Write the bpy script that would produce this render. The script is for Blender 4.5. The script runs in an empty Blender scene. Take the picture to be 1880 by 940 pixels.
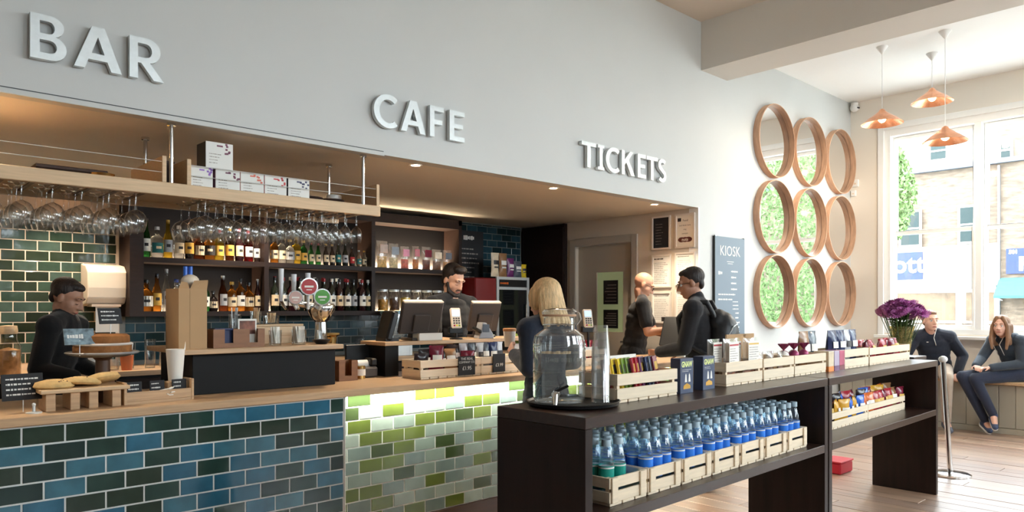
import bpy, bmesh, math, random
from mathutils import Vector, Matrix, Euler
R = random.Random(7)
scene = bpy.context.scene
COL = scene.collection

# ------------------------------------------------------------------ camera, sky, exposure
cam_d = bpy.data.cameras.new('camera'); cam = bpy.data.objects.new('camera', cam_d); COL.objects.link(cam)
cam.location = (0, 0, 1.35)
cam.rotation_euler = (math.radians(90), 0, math.radians(47.215 - 90))
cam_d.sensor_width = 36; cam_d.lens = 36 * 1342 / 1880; cam_d.shift_y = 97 / 1880
cam_d.clip_start = 0.05; cam_d.clip_end = 300
scene.camera = cam
SKY = 12.8
world = bpy.data.worlds.new('overcast_sky'); scene.world = world; world.use_nodes = True
bg = world.node_tree.nodes['Background']
bg.inputs[0].default_value = (0.84, 0.935, 1.0, 1); bg.inputs[1].default_value = SKY
scene.view_settings.view_transform = 'Standard'; scene.view_settings.look = 'None'
scene.view_settings.gamma = 1.0; scene.view_settings.use_curve_mapping = False
scene.view_settings.exposure = 0.9
cy = scene.cycles
cy.use_denoising = True
cy.max_bounces = 10; cy.diffuse_bounces = 6; cy.glossy_bounces = 5; cy.transmission_bounces = 10; cy.transparent_max_bounces = 40
cy.sample_clamp_indirect = 8.0; cy.caustics_reflective = False; cy.caustics_refractive = False

def light(name, kind, loc, rot, energy, color, parent=None, **kw):
    d = bpy.data.lights.new(name, kind); d.energy = energy; d.color = color
    for k, v in kw.items(): setattr(d, k, v)
    o = bpy.data.objects.new(name, d); COL.objects.link(o); o.location = loc; o.rotation_euler = rot
    if parent: o.parent = parent
    return o
def portal(name, c, sx, sy, rot):
    o = light(name, 'AREA', c, rot, 1, (1, 1, 1), shape='RECTANGLE', size=sx, size_y=sy)
    o.data.cycles.is_portal = True
PI = math.pi
# window openings: (wall, centre along the wall, z0, z1, width)
WINX = [(2.53, 1.05, 3.58, 2.05), (-0.25, 1.05, 3.58, 2.05), (-2.75, 1.05, 3.58, 1.9)]      # at x = 9.65; first is seen, others added for daylight
ADDED_WINY = [(8.0, 1.9, 3.85, 1.5), (5.0, 1.9, 3.85, 2.4), (1.6, 1.9, 3.85, 1.4)]                                      # unseen, added for daylight in the wall at y = -4
for cyy, z0, z1, w in WINX: portal('daylight_portal', (9.70, cyy, (z0 + z1) / 2), w, z1 - z0, (0, math.radians(90), 0))
for cx, z0, z1, w in ADDED_WINY: portal('daylight_portal', (cx, -4.06, (z0 + z1) / 2), w, z1 - z0, (math.radians(90), 0, 0))

# ------------------------------------------------------------------ helpers
def link(o, parent=None):
    COL.objects.link(o)
    if parent: o.parent = parent
    return o
def tag(o, label=None, cat=None, group=None, kind=None):
    if label: o['label'] = label
    if cat: o['category'] = cat
    if group: o['group'] = group
    if kind: o['kind'] = kind
    return o
def thing(name, label, cat, loc=(0, 0, 0), rz=0, group=None):
    o = bpy.data.objects.new(name, None); o.empty_display_size = .05; COL.objects.link(o)
    o.location = loc; o.rotation_euler = (0, 0, rz)
    return tag(o, label, cat, group)
def copy_tree(o, parent=None):
    c = o.copy(); COL.objects.link(c); c.parent = parent
    for ch in list(o.children): copy_tree(ch, c)
    return c
def dup(o, loc, rz, label, group=None):
    c = copy_tree(o); c.location = loc; c.rotation_euler = (0, 0, rz); c['label'] = label
    if group: c['group'] = group
    return c

class MB:
    def __init__(s): s.v = []; s.f = []
    def add(s, vs, fs):
        n = len(s.v); s.v += [tuple(v) for v in vs]; s.f += [tuple(i + n for i in f) for f in fs]; return s
    def box(s, x0, x1, y0, y1, z0, z1):
        return s.add([(x0,y0,z0),(x1,y0,z0),(x1,y1,z0),(x0,y1,z0),(x0,y0,z1),(x1,y0,z1),(x1,y1,z1),(x0,y1,z1)],
                     [(3,2,1,0),(4,5,6,7),(0,1,5,4),(1,2,6,5),(2,3,7,6),(3,0,4,7)])
    def obox(s, M, sx, sy, sz):
        x, y, z = sx/2, sy/2, sz/2
        vs = [M @ Vector(p) for p in [(-x,-y,-z),(x,-y,-z),(x,y,-z),(-x,y,-z),(-x,-y,z),(x,-y,z),(x,y,z),(-x,y,z)]]
        return s.add(vs, [(3,2,1,0),(4,5,6,7),(0,1,5,4),(1,2,6,5),(2,3,7,6),(3,0,4,7)])
    def lathe(s, prof, c=(0,0,0), n=16, close=True):
        vs = []; fs = []
        for r, z in prof:
            for i in range(n):
                a = 2*PI*i/n; vs.append((c[0]+r*math.cos(a), c[1]+r*math.sin(a), c[2]+z))
        for j in range(len(prof)-1):
            for i in range(n):
                fs.append((j*n+i, j*n+(i+1)%n, (j+1)*n+(i+1)%n, (j+1)*n+i))
        if close:
            if prof[0][0] > 1e-5: fs.append(tuple(range(n-1,-1,-1)))
            if prof[-1][0] > 1e-5: fs.append(tuple((len(prof)-1)*n+i for i in range(n)))
        return s.add(vs, fs)
    def cone(s, p0, p1, r0, r1=None, n=12, caps=True):
        r1 = r0 if r1 is None else r1
        p0 = Vector(p0); p1 = Vector(p1); d = (p1-p0)
        q = d.to_track_quat('Z', 'Y').to_matrix()
        vs = []
        for p, r in ((p0, r0), (p1, r1)):
            for i in range(n):
                a = 2*PI*i/n; vs.append(p + q @ Vector((r*math.cos(a), r*math.sin(a), 0)))
        fs = [(i, (i+1)%n, n+(i+1)%n, n+i) for i in range(n)]
        if caps: fs += [tuple(range(n-1,-1,-1)), tuple(range(n, 2*n))]
        return s.add(vs, fs)
    def tube(s, pts, r, n=8):
        for a, b in zip(pts, pts[1:]): s.cone(a, b, r, r, n)
        return s
    def ball(s, c, r, n=12, m=8, M=None):
        if not hasattr(r, '__len__'): r = (r, r, r)
        vs = []; fs = []
        for j in range(m+1):
            t = PI*j/m
            for i in range(n):
                a = 2*PI*i/n
                p = Vector((r[0]*math.sin(t)*math.cos(a), r[1]*math.sin(t)*math.sin(a), -r[2]*math.cos(t)))
                if M is not None: p = M @ p
                vs.append(Vector(c) + p)
        for j in range(m):
            for i in range(n): fs.append((j*n+i, j*n+(i+1)%n, (j+1)*n+(i+1)%n, (j+1)*n+i))
        return s.add(vs, fs)
    def caps(s, p0, p1, r0, r1, n=12):
        s.cone(p0, p1, r0, r1, n); s.ball(p0, r0, n, 8); s.ball(p1, r1, n, 8); return s
    def prism(s, pts, y0, y1):          # polygon in x,z extruded along y
        n = len(pts)
        vs = [(x, y0, z) for x, z in pts] + [(x, y1, z) for x, z in pts]
        fs = [tuple(range(n)), tuple(range(2*n-1, n-1, -1))] + [(i, n+i, n+(i+1)%n, (i+1)%n) for i in range(n)]
        return s.add(vs, fs)
    def mesh(s, name, smooth=None, bevel=0, seg=1, weld=True):
        me = bpy.data.meshes.new(name); me.from_pydata(s.v, [], s.f)
        bm = bmesh.new(); bm.from_mesh(me)
        if weld: bmesh.ops.remove_doubles(bm, verts=bm.verts, dist=1e-5)
        bmesh.ops.recalc_face_normals(bm, faces=bm.faces)
        if bevel:
            es = [e for e in bm.edges if len(e.link_faces) == 2 and e.calc_face_angle(0) > .6]
            bmesh.ops.bevel(bm, geom=es, offset=bevel, segments=seg, affect='EDGES', profile=.5)
        bm.to_mesh(me); bm.free()
        if smooth is not None:
            me.shade_smooth(); me.set_sharp_from_angle(angle=smooth)
        return me
    def build(s, name, mat, parent=None, smooth=None, bevel=0, seg=1, loc=None, rot=None, weld=True):
        me = s.mesh(name, smooth, bevel, seg, weld)
        if mat: me.materials.append(mat)
        o = bpy.data.objects.new(name, me); link(o, parent)
        if loc: o.location = loc
        if rot: o.rotation_euler = rot
        return o
def struct(o): o['kind'] = 'structure'; return o
def inst(me, name, parent, loc=(0,0,0), rot=(0,0,0), scale=None):
    o = bpy.data.objects.new(name, me); link(o, parent); o.location = loc; o.rotation_euler = rot
    if scale: o.scale = scale
    return o
def lathe_mesh(name, prof, mat, n=16, smooth=.7, close=True):
    me = MB().lathe(prof, n=n, close=close).mesh(name, smooth); me.materials.append(mat); return me

# ------------------------------------------------------------------ materials
def srgb(r, g, b):
    f = lambda c: (c/255/12.92) if c/255 <= .04045 else ((c/255+.055)/1.055)**2.4
    return (f(r), f(g), f(b), 1)
MATS = {}
def mat(name, col, rough=.5, metal=0, var=0, vscale=8, bump=0, bscale=60, stretch=(1,1,1), emit=0, ecol=None, trans=0, ior=1.45, coat=0, rnd=None, spec=.5, sheen=0):
    """procedural principled material; var = noise variation of the colour, rnd = list of (position, colour) picked per object"""
    m = bpy.data.materials.new(name); m.use_nodes = True; MATS[name] = m
    nt = m.node_tree; p = nt.nodes['Principled BSDF']
    c = srgb(*col) if max(col) > 1 else tuple(col) + (1,)
    p.inputs['Base Color'].default_value = c
    p.inputs['Roughness'].default_value = rough; p.inputs['Metallic'].default_value = metal
    p.inputs['IOR'].default_value = ior; p.inputs['Transmission Weight'].default_value = trans
    p.inputs['Coat Weight'].default_value = coat; p.inputs['Coat Roughness'].default_value = .3 if name == 'floor_board' else .05; p.inputs['Specular IOR Level'].default_value = spec
    p.inputs['Sheen Weight'].default_value = sheen
    if emit:
        p.inputs['Emission Color'].default_value = srgb(*(ecol or col)); p.inputs['Emission Strength'].default_value = emit
    N = nt.nodes.new; L = nt.links.new
    src = None
    if rnd:
        oi = N('ShaderNodeObjectInfo'); cr = N('ShaderNodeValToRGB'); cr.color_ramp.interpolation = 'CONSTANT'
        el = cr.color_ramp.elements
        while len(el) < len(rnd): el.new(.5)
        for e, (q, cc) in zip(el, rnd): e.position = q; e.color = srgb(*cc)
        L(oi.outputs['Random'], cr.inputs[0]); src = cr.outputs[0]
    if var or bump:
        tc = N('ShaderNodeTexCoord'); mp = N('ShaderNodeMapping'); mp.inputs['Scale'].default_value = stretch
        L(tc.outputs['Object'], mp.inputs[0])
        oi2 = N('ShaderNodeObjectInfo'); ml = N('ShaderNodeVectorMath'); ml.operation = 'MULTIPLY_ADD'
        cb = N('ShaderNodeCombineXYZ'); L(oi2.outputs['Random'], cb.inputs[0]); L(oi2.outputs['Random'], cb.inputs[2])
        L(cb.outputs[0], ml.inputs[0]); ml.inputs[1].default_value = (13, 0, 7); L(mp.outputs[0], ml.inputs[2])
        vec = ml.outputs[0]
    if var:
        nz = N('ShaderNodeTexNoise'); nz.inputs['Scale'].default_value = vscale; nz.inputs['Detail'].default_value = 5
        L(vec, nz.inputs['Vector'])
        mr = N('ShaderNodeMapRange'); mr.inputs[1].default_value = .25; mr.inputs[2].default_value = .75
        mr.inputs[3].default_value = 1-var; mr.inputs[4].default_value = 1+var; L(nz.outputs[0], mr.inputs[0])
        mx = N('ShaderNodeMix'); mx.data_type = 'RGBA'; mx.blend_type = 'MULTIPLY'; mx.inputs[0].default_value = 1
        if src: L(src, mx.inputs[6])
        else: mx.inputs[6].default_value = c
        L(mr.outputs[0], mx.inputs[7]); src = mx.outputs[2]
    if src: L(src, p.inputs['Base Color'])
    if bump:
        nb = N('ShaderNodeTexNoise'); nb.inputs['Scale'].default_value = bscale; nb.inputs['Detail'].default_value = 3
        L(vec, nb.inputs['Vector'])
        bp = N('ShaderNodeBump'); bp.inputs['Strength'].default_value = bump; bp.inputs['Distance'].default_value = .01
        L(nb.outputs[0], bp.inputs['Height']); L(bp.outputs[0], p.inputs['Normal'])
    return m
def thin(name, col=(1,1,1), alpha=0.0, rough=.03, gloss=1.0, body=None, edge=None, boost=1.0):
    """thin clear wall: transparent with fresnel reflection; alpha mixes in a little diffuse body"""
    m = bpy.data.materials.new(name); m.use_nodes = True; MATS[name] = m
    nt = m.node_tree; nt.nodes.clear(); N = nt.nodes.new; L = nt.links.new
    out = N('ShaderNodeOutputMaterial'); tr = N('ShaderNodeBsdfTransparent'); tr.inputs[0].default_value = tuple(col)+(1,)
    gl = N('ShaderNodeBsdfGlossy'); gl.inputs[0].default_value = (gloss, gloss, gloss, 1); gl.inputs['Roughness'].default_value = rough
    lw = N('ShaderNodeFresnel')
    gm = N('ShaderNodeNewGeometry'); mrr = N('ShaderNodeMapRange'); mrr.inputs[3].default_value = 1.5; mrr.inputs[4].default_value = 1/1.5   # same reflectance from either side of a thin wall
    L(gm.outputs['Backfacing'], mrr.inputs[0]); L(mrr.outputs[0], lw.inputs[0])
    base = tr.outputs[0]; fac = lw.outputs[0]
    if edge:      # longer way through the wall at grazing angles
        fw = N('ShaderNodeLayerWeight'); fw.inputs[0].default_value = .35; pw_ = N('ShaderNodeMath'); pw_.operation = 'POWER'; pw_.inputs[1].default_value = 1.6; L(fw.outputs['Facing'], pw_.inputs[0])
        mc = N('ShaderNodeMix'); mc.data_type = 'RGBA'; mc.inputs[6].default_value = tuple(col)+(1,); mc.inputs[7].default_value = tuple(edge)+(1,); L(pw_.outputs[0], mc.inputs[0]); L(mc.outputs[2], tr.inputs[0])
    if boost != 1: mb = N('ShaderNodeMath'); mb.operation = 'MULTIPLY'; mb.use_clamp = True; mb.inputs[1].default_value = boost; L(lw.outputs[0], mb.inputs[0]); fac = mb.outputs[0]
    if alpha:
        df = N('ShaderNodeBsdfDiffuse'); df.inputs[0].default_value = tuple(body or col)+(1,)
        m1 = N('ShaderNodeMixShader'); m1.inputs[0].default_value = alpha; L(tr.outputs[0], m1.inputs[1]); L(df.outputs[0], m1.inputs[2]); base = m1.outputs[0]
    mx = N('ShaderNodeMixShader'); L(fac, mx.inputs[0]); L(base, mx.inputs[1]); L(gl.outputs[0], mx.inputs[2])
    L(mx.outputs[0], out.inputs[0]); return m
def emis(name, col, s):
    return mat(name, col, emit=s, ecol=col, rough=.8)

WALL = mat('wall_paint', (200, 202, 201), .75, var=.02, vscale=1.5)
WALLX = mat('wall_paint_cream', (234, 227, 216), .75, var=.02, vscale=1.5)
CEIL = mat('ceiling_paint', (246, 246, 244), .8, var=.015, vscale=1.2)
BEAM = mat('beam_paint', (214, 210, 203), .8, var=.02, vscale=1.2)
WHITE = mat('white_gloss_paint', (236, 236, 234), .35)
OAK = mat('oak_worktop', (192, 158, 122), .4, var=.16, vscale=10, stretch=(.6, 9, 9), bump=.05, bscale=40)
OAKP = mat('pale_oak', (206, 176, 140), .5, var=.12, vscale=10, stretch=(.6, 9, 9))
PINE = mat('pale_pine', (234, 215, 188), .6, var=.08, vscale=14, stretch=(.5, 8, 8))
PINEY = mat('pale_pine_crosswise', (234, 215, 188), .6, var=.08, vscale=14, stretch=(8, .5, 8))
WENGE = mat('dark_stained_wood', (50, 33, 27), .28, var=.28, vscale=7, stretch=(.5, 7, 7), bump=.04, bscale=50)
WENGEV = mat('dark_stained_upright_shaded', (36, 21, 17), .42, spec=.3, var=.35, vscale=5, stretch=(6, 6, .5), bump=.04, bscale=50)  # same wood for uprights, darkened for the shade on the end panels
DARKW = mat('back_bar_dark_wood', (40, 28, 24), .5, spec=.2, var=.2, vscale=8, stretch=(1, 6, 6))
BLACKP = mat('matt_black_panel', (20, 20, 21), .6, spec=.25)
GROUT_B = mat('grout_pale', (224, 228, 226), .85)
GROUT_C = mat('grout_cream', (232, 214, 194), .85)
T_BLUE = mat('glazed_tile_blue', (30, 62, 84), .1, var=.25, vscale=9, bump=.12, bscale=9,
             rnd=[(0, (42,68,62)), (.18, (44,98,124)), (.36, (46,62,52)), (.52, (52,106,132)), (.70, (64,112,130)), (.84, (36,58,56))])
T_GREEN = mat('glazed_tile_green', (120, 140, 90), .1, var=.14, vscale=9, bump=.12, bscale=9,
              rnd=[(0, (74,88,36)), (.16, (112,128,122)), (.38, (50,64,38)), (.53, (96,112,110)), (.76, (82,96,46)), (.86, (124,138,132))])
T_BACK = mat('glazed_tile_dark_green', (42, 58, 48), .1, var=.25, vscale=9, bump=.12, bscale=9,
             rnd=[(0, (52,70,58)), (.3, (38,46,34)), (.55, (66,84,76)), (.8, (44,54,40))])
T_TEAL = mat('glazed_tile_teal', (34, 58, 66), .1, var=.25, vscale=9, bump=.12, bscale=9,
             rnd=[(0, (36,62,72)), (.4, (30,48,50)), (.7, (46,74,84))])
CHROME = mat('chrome', (215, 215, 215), .12, 1)
STEEL = mat('brushed_steel', (208, 213, 214), .4, .4, var=.06, vscale=30, stretch=(1, 1, 8))
GLASS = thin('clear_glass', (.96, .97, .97), edge=(.42, .43, .44), boost=2.0)
PANE = thin('window_glass', (.97, .98, .98))
PLASTIC = thin('clear_plastic', (.95, .96, .97), .04, .05, edge=(.78, .8, .82), boost=2.2)
BLACK = mat('black_plastic', (22, 22, 23), .35)
DGREY = mat('dark_grey_plastic', (70, 62, 58), .4)
CREAMP = mat('cream_plastic', (226, 210, 190), .4)
PAPER = mat('white_paper', (238, 234, 226), .8)
CHALK = mat('chalkboard', (36, 37, 40), .7, var=.1, vscale=6)
INK = mat('dark_ink', (50, 42, 40), .8)
GREYINK = mat('grey_ink', (150, 142, 136), .8)
CHALKW = mat('chalk_white', (225, 225, 222), .9)
KRAFT = mat('kraft_card', (176, 142, 104), .8, var=.05, vscale=6)
COPPER = mat('hammered_copper', (232, 166, 128), .25, 1, var=.12, vscale=20, bump=.2, bscale=25)
WARM = (1.0, .84, .64)

# ------------------------------------------------------------------ tiles
def tile_mesh(name, w, h, m, t=.0032, e=.0015):
    me = bpy.data.meshes.new(name)
    x, z = w/2, h/2
    vs = [(-x,0,-z),(x,0,-z),(x,0,z),(-x,0,z),(-x,-t+e/2,-z),(x,-t+e/2,-z),(x,-t+e/2,z),(-x,-t+e/2,z),(-x+e,-t,-z+e),(x-e,-t,-z+e),(x-e,-t,z-e),(-x+e,-t,z-e)]
    fs = [(0,1,5,4),(1,2,6,5),(2,3,7,6),(3,0,4,7),(4,5,9,8),(5,6,10,9),(6,7,11,10),(7,4,8,11),(8,9,10,11)]
    me.from_pydata(vs, [], fs); me.materials.append(m); return me
def tile_field(parent, name, m, y, x0, x1, z0, z1, xa, za, tw=.1517, th=.076, g=.0078, jit=.0):
    """courses of half-bonded tiles on a wall facing -y; xa, za anchor a joint"""
    cache = {}
    k0 = math.floor((z0-za)/th - 1e-6); n = 0
    for k in range(k0, 200):
        a = max(z0, za+k*th); b = min(z1, za+(k+1)*th)
        if a >= z1-1e-4: break
        if b-a < .018: continue
        off = xa + (tw/2 if k % 2 else 0)
        i0 = math.floor((x0-off)/tw)
        for i in range(i0, 400):
            l = max(x0, off+i*tw); r = min(x1, off+(i+1)*tw)
            if l >= x1-1e-4: break
            if r-l < .018: continue
            w = round(r-l-g, 4); h = round(b-a-g, 4)
            if (w, h) not in cache: cache[(w, h)] = tile_mesh(name, w, h, m)
            inst(cache[(w, h)], 'tile', parent, ((l+r)/2, y, (a+b)/2), (R.uniform(-.012, .012), 0, R.uniform(-.012, .012))); n += 1
    return n

# ------------------------------------------------------------------ lettering
def text_mesh(s, size, mat_, ext=.0, align='CENTER', bold=0, sx=1):
    cu = bpy.data.curves.new('lettering', 'FONT'); cu.body = s; cu.size = size; cu.extrude = ext; cu.align_x = align; cu.align_y = 'CENTER'; cu.offset = bold; cu.resolution_u = 3
    o = bpy.data.objects.new('lettering', cu); COL.objects.link(o)
    dg = bpy.context.evaluated_depsgraph_get()
    me = bpy.data.meshes.new_from_object(o.evaluated_get(dg))
    bpy.data.objects.remove(o); bpy.data.curves.remove(cu)
    me.materials.clear(); me.materials.append(mat_)
    if sx != 1:
        for v in me.vertices: v.co.x *= sx
    return me
def text(s, size, mat_, parent, loc, rot=(PI/2, 0, 0), **k):
    return inst(text_mesh(s, size, mat_, **k), 'lettering', parent, loc, rot)
def scribble(parent, m, x0, x1, z0, z1, y, rows, seed, h=.35, name='writing', fill=.8):
    """rows of short strokes standing for handwriting or print too small to read, on a board facing -y"""
    r = random.Random(seed); b = MB(); dz = (z1-z0)/rows
    for k in range(rows):
        z = z1-(k+.5)*dz; x = x0
        end = x0+(x1-x0)*r.uniform(fill*.7, min(1, fill*1.2))
        while x < end:
            w = r.uniform(.03, .12)*(x1-x0)
            hh = dz*h*r.uniform(.6, 1.1)/2
            b.box(x, min(x+w, x1), y-.0006, y, z-hh, z+hh); x += w + r.uniform(.015, .035)*(x1-x0)
    return b.build(name, m, parent, weld=False)
ORD = ['leftmost', 'second from the left', 'third from the left', 'fourth from the left', 'fifth from the left', 'sixth from the left', 'seventh from the left', 'eighth from the left', 'ninth from the left', 'tenth from the left',
       'eleventh from the left', 'twelfth from the left', 'thirteenth from the left', 'fourteenth from the left', 'fifteenth from the left', 'sixteenth from the left', 'seventeenth from the left', 'eighteenth from the left', 'nineteenth from the left', 'twentieth from the left']
NTH = ['first', 'second', 'third', 'fourth', 'fifth', 'sixth', 'seventh', 'eighth', 'ninth', 'tenth', 'eleventh', 'twelfth']
# ================================================================== THE SETTING
XL, YS, XW, YW, YB = -3.0, -4.0, 9.65, 3.97, 6.4
# floor: boards running away from the bar, each one its own plank
FLOORM = mat('floor_board', (150, 108, 82), .34, coat=.7, var=.3, vscale=4, stretch=(7, .5, 7), bump=.08, bscale=30,
             rnd=[(0, (164,136,116)), (.2, (148,120,102)), (.4, (176,150,130)), (.6, (156,130,114)), (.8, (168,136,114))])
floor = struct(MB().box(XL, XW, YS, YB, -.06, -.025).build('floor', mat('subfloor_dark', (40, 28, 22), .9)))
pw = .16; x = 1.2; k = 0
while x < XW-.01:
    w = min(pw, XW-x); y = -1.6 - (k*.77) % 1.9
    while y < YW-.03:
        l = 2.6 if y > -1.6 else 2.6
        y1 = min(y+l, YW-.02)
        MB().box(x+.002, x+w-.002, y+.002, y1-.002, -.024, R.uniform(-.002, 0)).build('plank', FLOORM, floor, bevel=.0015)
        y = y1
    x += pw; k += 1
stuff = MB(); x = XL
while x < 1.2-.01:
    stuff.box(x+.002, min(x+pw, 1.2)-.002, YS, YW, -.024, 0); x += pw
x = 1.2
while x < XW:
    stuff.box(x+.002, min(x+pw, XW)-.002, YS, -3.51, -.024, 0); x += pw
tag(stuff.build('far_planks', FLOORM, floor, weld=False), kind='stuff')
struct(MB().box(XL, XW, YW, YB, -.024, 0).build('floor', mat('bar_floor', (60, 52, 48), .6)))
# letter wall (bulkhead above the bar opening and the wall to its right)
wl = MB(); wl.box(XL, 6.13, YW, YW+.1, 2.33, 4.14); wl.box(6.13, XW, YW, YW+.1, 0, 4.14)
struct(wl.build('wall_left', WALL))
t = struct(MB().box(XL, 2.565, YW-.006, YW, 2.322, 2.348).build('trim_1', WALL, bevel=.002))
struct(MB().box(XL, 2.56, YW-.002, YW, 2.348, 2.353).build('trim_2', mat('shadow_gap', (70, 74, 76), .9)))  # raised dark strip painted as the shade of a gap
struct(MB().box(6.13-.004, 6.13+.02, YW-.004, YW+.1, 0, 2.335).build('trim_3', WHITE))
# soffit over the bar
struct(MB().box(XL, 6.2, YW+.1, YB, 2.33, 2.40).build('ceiling_1', mat('soffit_paint', (228, 220, 208), .8, var=.02, vscale=1.2)))
# side wall of the bar niche with the door, back wall, far left wall
wn = MB(); DY0, DY1, DZ = 4.77, 5.56, 2.05
wn.box(6.13, 6.25, YW+.1, DY0, 0, 2.33); wn.box(6.13, 6.25, DY1, YB, 0, 2.33); wn.box(6.13, 6.25, DY0, DY1, DZ, 2.33)
struct(wn.build('wall_niche', mat('niche_paint', (206, 196, 182), .75, var=.02, vscale=1.5)))
wb1 = struct(MB().box(XL, 1.66, YB, YB+.1, 0, 2.33).build('wall_back', GROUT_C))
wb2 = struct(MB().box(1.66, 6.13, YB, YB+.1, 0, 2.33).build('wall_rear', mat('grout_grey', (120, 124, 122), .85)))
tile_field(wb1, 'tile', T_BACK, YB, .62, 1.64, .94, 2.02, 1.711-.1517*5, 1.935-.076*14)
wb1p = struct(MB().box(XL, 1.66, YB-.012, YB, 2.02, 2.33).build('wall_back_plaster', mat('plaster_warm_lit', (176, 150, 124), .8, var=.05, vscale=2)))  # brown tone stands for the warm lamp light on the plaster
tile_field(wb2, 'tile', T_TEAL, YB, 1.70, 4.95, .93, 1.29, 1.7, .93)
tile_field(wb2, 'tile', T_TEAL, YB, 4.98, 6.06, .93, 2.32, 5.0, .93)
struct(MB().box(XL-.1, XL, YS, YB, 0, 4.14).build('wall_far', WALL))
# end wall with the windows and the wall behind the camera
def wall_with_openings(name, axis, pos, a0, a1, z1, ops, th, m):
    b = MB(); cur = a0
    bx = (lambda p, q, r, s_: b.box(pos, pos+th, p, q, r, s_)) if axis == 'x' else (lambda p, q, r, s_: b.box(p, q, pos, pos+th, r, s_))
    for c, oz0, oz1, w in sorted(ops):
        bx(cur, c-w/2, 0, z1); bx(c-w/2, c+w/2, 0, oz0); bx(c-w/2, c+w/2, oz1, z1); cur = c+w/2
    bx(cur, a1, 0, z1)
    return struct(b.build(name, m))
wall_with_openings('wall_right', 'x', XW, YS, YW, 4.01, WINX, .3, WALLX)
wall_with_openings('wall_front', 'y', YS-.3, XL, XW, 4.14, ADDED_WINY, .3, WALL)
# ceilings and downstand beam
struct(MB().box(XL, 6.18, YS, YW+.1, 4.14, 4.25).build('ceiling_2', mat('ceiling_near_bounce_tone', (214, 204, 192), .8, var=.015, vscale=1.2)))  # darker warm tint holds the bounce light on this ceiling
struct(MB().box(6.655, XW+.3, YS, YW+.1, 4.01, 4.25).build('ceiling_3', CEIL))
struct(MB().box(6.18, 6.655, YS, YW, 3.67, 4.25).build('trim_4', BEAM))
# sash windows
def sash_window(n, frame, along):
    """frame: maps (a, depth, z) to the world; depth 0 at the inner wall face, growing outwards"""
    c, z0, z1, w = along
    def bx(b, a0, a1, d0, d1, q0, q1):
        p = frame(a0, d0, q0); r = frame(a1, d1, q1)
        b.box(min(p[0], r[0]), max(p[0], r[0]), min(p[1], r[1]), max(p[1], r[1]), q0, q1)
    l, r_ = c-w/2, c+w/2
    b = MB(); fw = .07
    for a0, a1, q0, q1 in ((l-fw, l, z0-.02, z1+fw), (r_, r_+fw, z0-.02, z1+fw), (l, r_, z1, z1+fw)): bx(b, a0, a1, -.03, 0, q0, q1)
    for a0, a1, q0, q1 in ((l, l+.07, z0, z1), (r_-.07, r_, z0, z1), (l+.07, r_-.07, z1-.08, z1), (l+.07, r_-.07, z0, z0+.06), (c-.035, c+.035, z0+.06, z1-.08)): bx(b, a0, a1, .0, .16, q0, q1)
    win = struct(b.build('window_%d' % n, WHITE, bevel=.004))
    bx(s := MB(), l-.1, r_+.1, -.08, .02, z0-.06, z0-.02); s.build('sill', WHITE, win, bevel=.006)
    mid = 2.29 if z0 < 1.5 else (z0+z1)/2
    for a0, a1 in ((l+.07, c-.035), (c+.035, r_-.07)):
        for q0, q1, d in ((z0+.06, mid+.02, .06), (mid-.02, z1-.08, .11)):
            sb = MB()
            for e0, e1, g0, g1 in ((a0, a0+.045, q0, q1), (a1-.045, a1, q0, q1), (a0+.045, a1-.045, q0, q0+.05), (a0+.045, a1-.045, q1-.045, q1)): bx(sb, e0, e1, d, d+.04, g0, g1)
            so = sb.build('sash', WHITE, win, bevel=.003)
            pb = MB(); bx(pb, a0+.04, a1-.04, d+.018, d+.022, q0+.045, q1-.04); pb.build('pane', PANE, so)
for i, w in enumerate(WINX): sash_window(i+1, lambda a, d, z: (XW+d, a, z), w)  # only the first is in view; the others are added for daylight
for i, w in enumerate(ADDED_WINY): sash_window(i+4, lambda a, d, z: (a, YS-d, z), w)  # unseen windows added behind the camera to let daylight in
# door in the niche
d = MB(); d.box(6.17, 6.21, DY0+.003, DY1-.003, .005, 1.10); d.box(6.17, 6.21, DY0+.003, 4.92, 1.10, 1.75); d.box(6.17, 6.21, 5.29, DY1-.003, 1.10, 1.75); d.box(6.17, 6.21, DY0+.003, DY1-.003, 1.75, DZ-.003)
DOORM = mat('door_paint', (176, 168, 156), .5)
door = struct(d.build('door_1', DOORM))
db = MB()
for a0, a1, q0, q1 in ((DY0-.08, DY0, 0, DZ+.08), (DY1, DY1+.08, 0, DZ+.08), (DY0, DY1, DZ, DZ+.08)): db.box(6.108, 6.13, a0, a1, q0, q1)
db.build('architrave', DOORM, door, bevel=.004)
MB().box(6.185, 6.195, 4.92, 5.29, 1.10, 1.75).build('pane', mat('glowing_frosted_pane', (140, 152, 112), .4, emit=.14, ecol=(165, 175, 130)), door)  # pane given its own glow in place of a lit room behind
for z0, z1 in ((1.40, 1.66), (1.14, 1.34)):
    n_ = MB().box(6.178, 6.184, 5.0, 5.2, z0, z1).build('notice', BLACK, door)
    b = MB()
    for k in range(6): b.box(6.176, 6.178, 5.02, 5.18-.02*(k % 3), z0+.03+k*(z1-z0-.05)/6, z0+.036+k*(z1-z0-.05)/6)
    b.build('print', GREYINK, n_)
MB().cone((6.15, 4.83, 1.0), (6.17, 4.83, 1.0), .012).box(6.12, 6.15, 4.80, 4.92, .99, 1.01).build('handle', CHROME, door)
# skirting
struct(MB().box(6.13, XW-.45, YW-.015, YW, 0, .14).build('baseboard_left', WHITE, bevel=.004))

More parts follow.
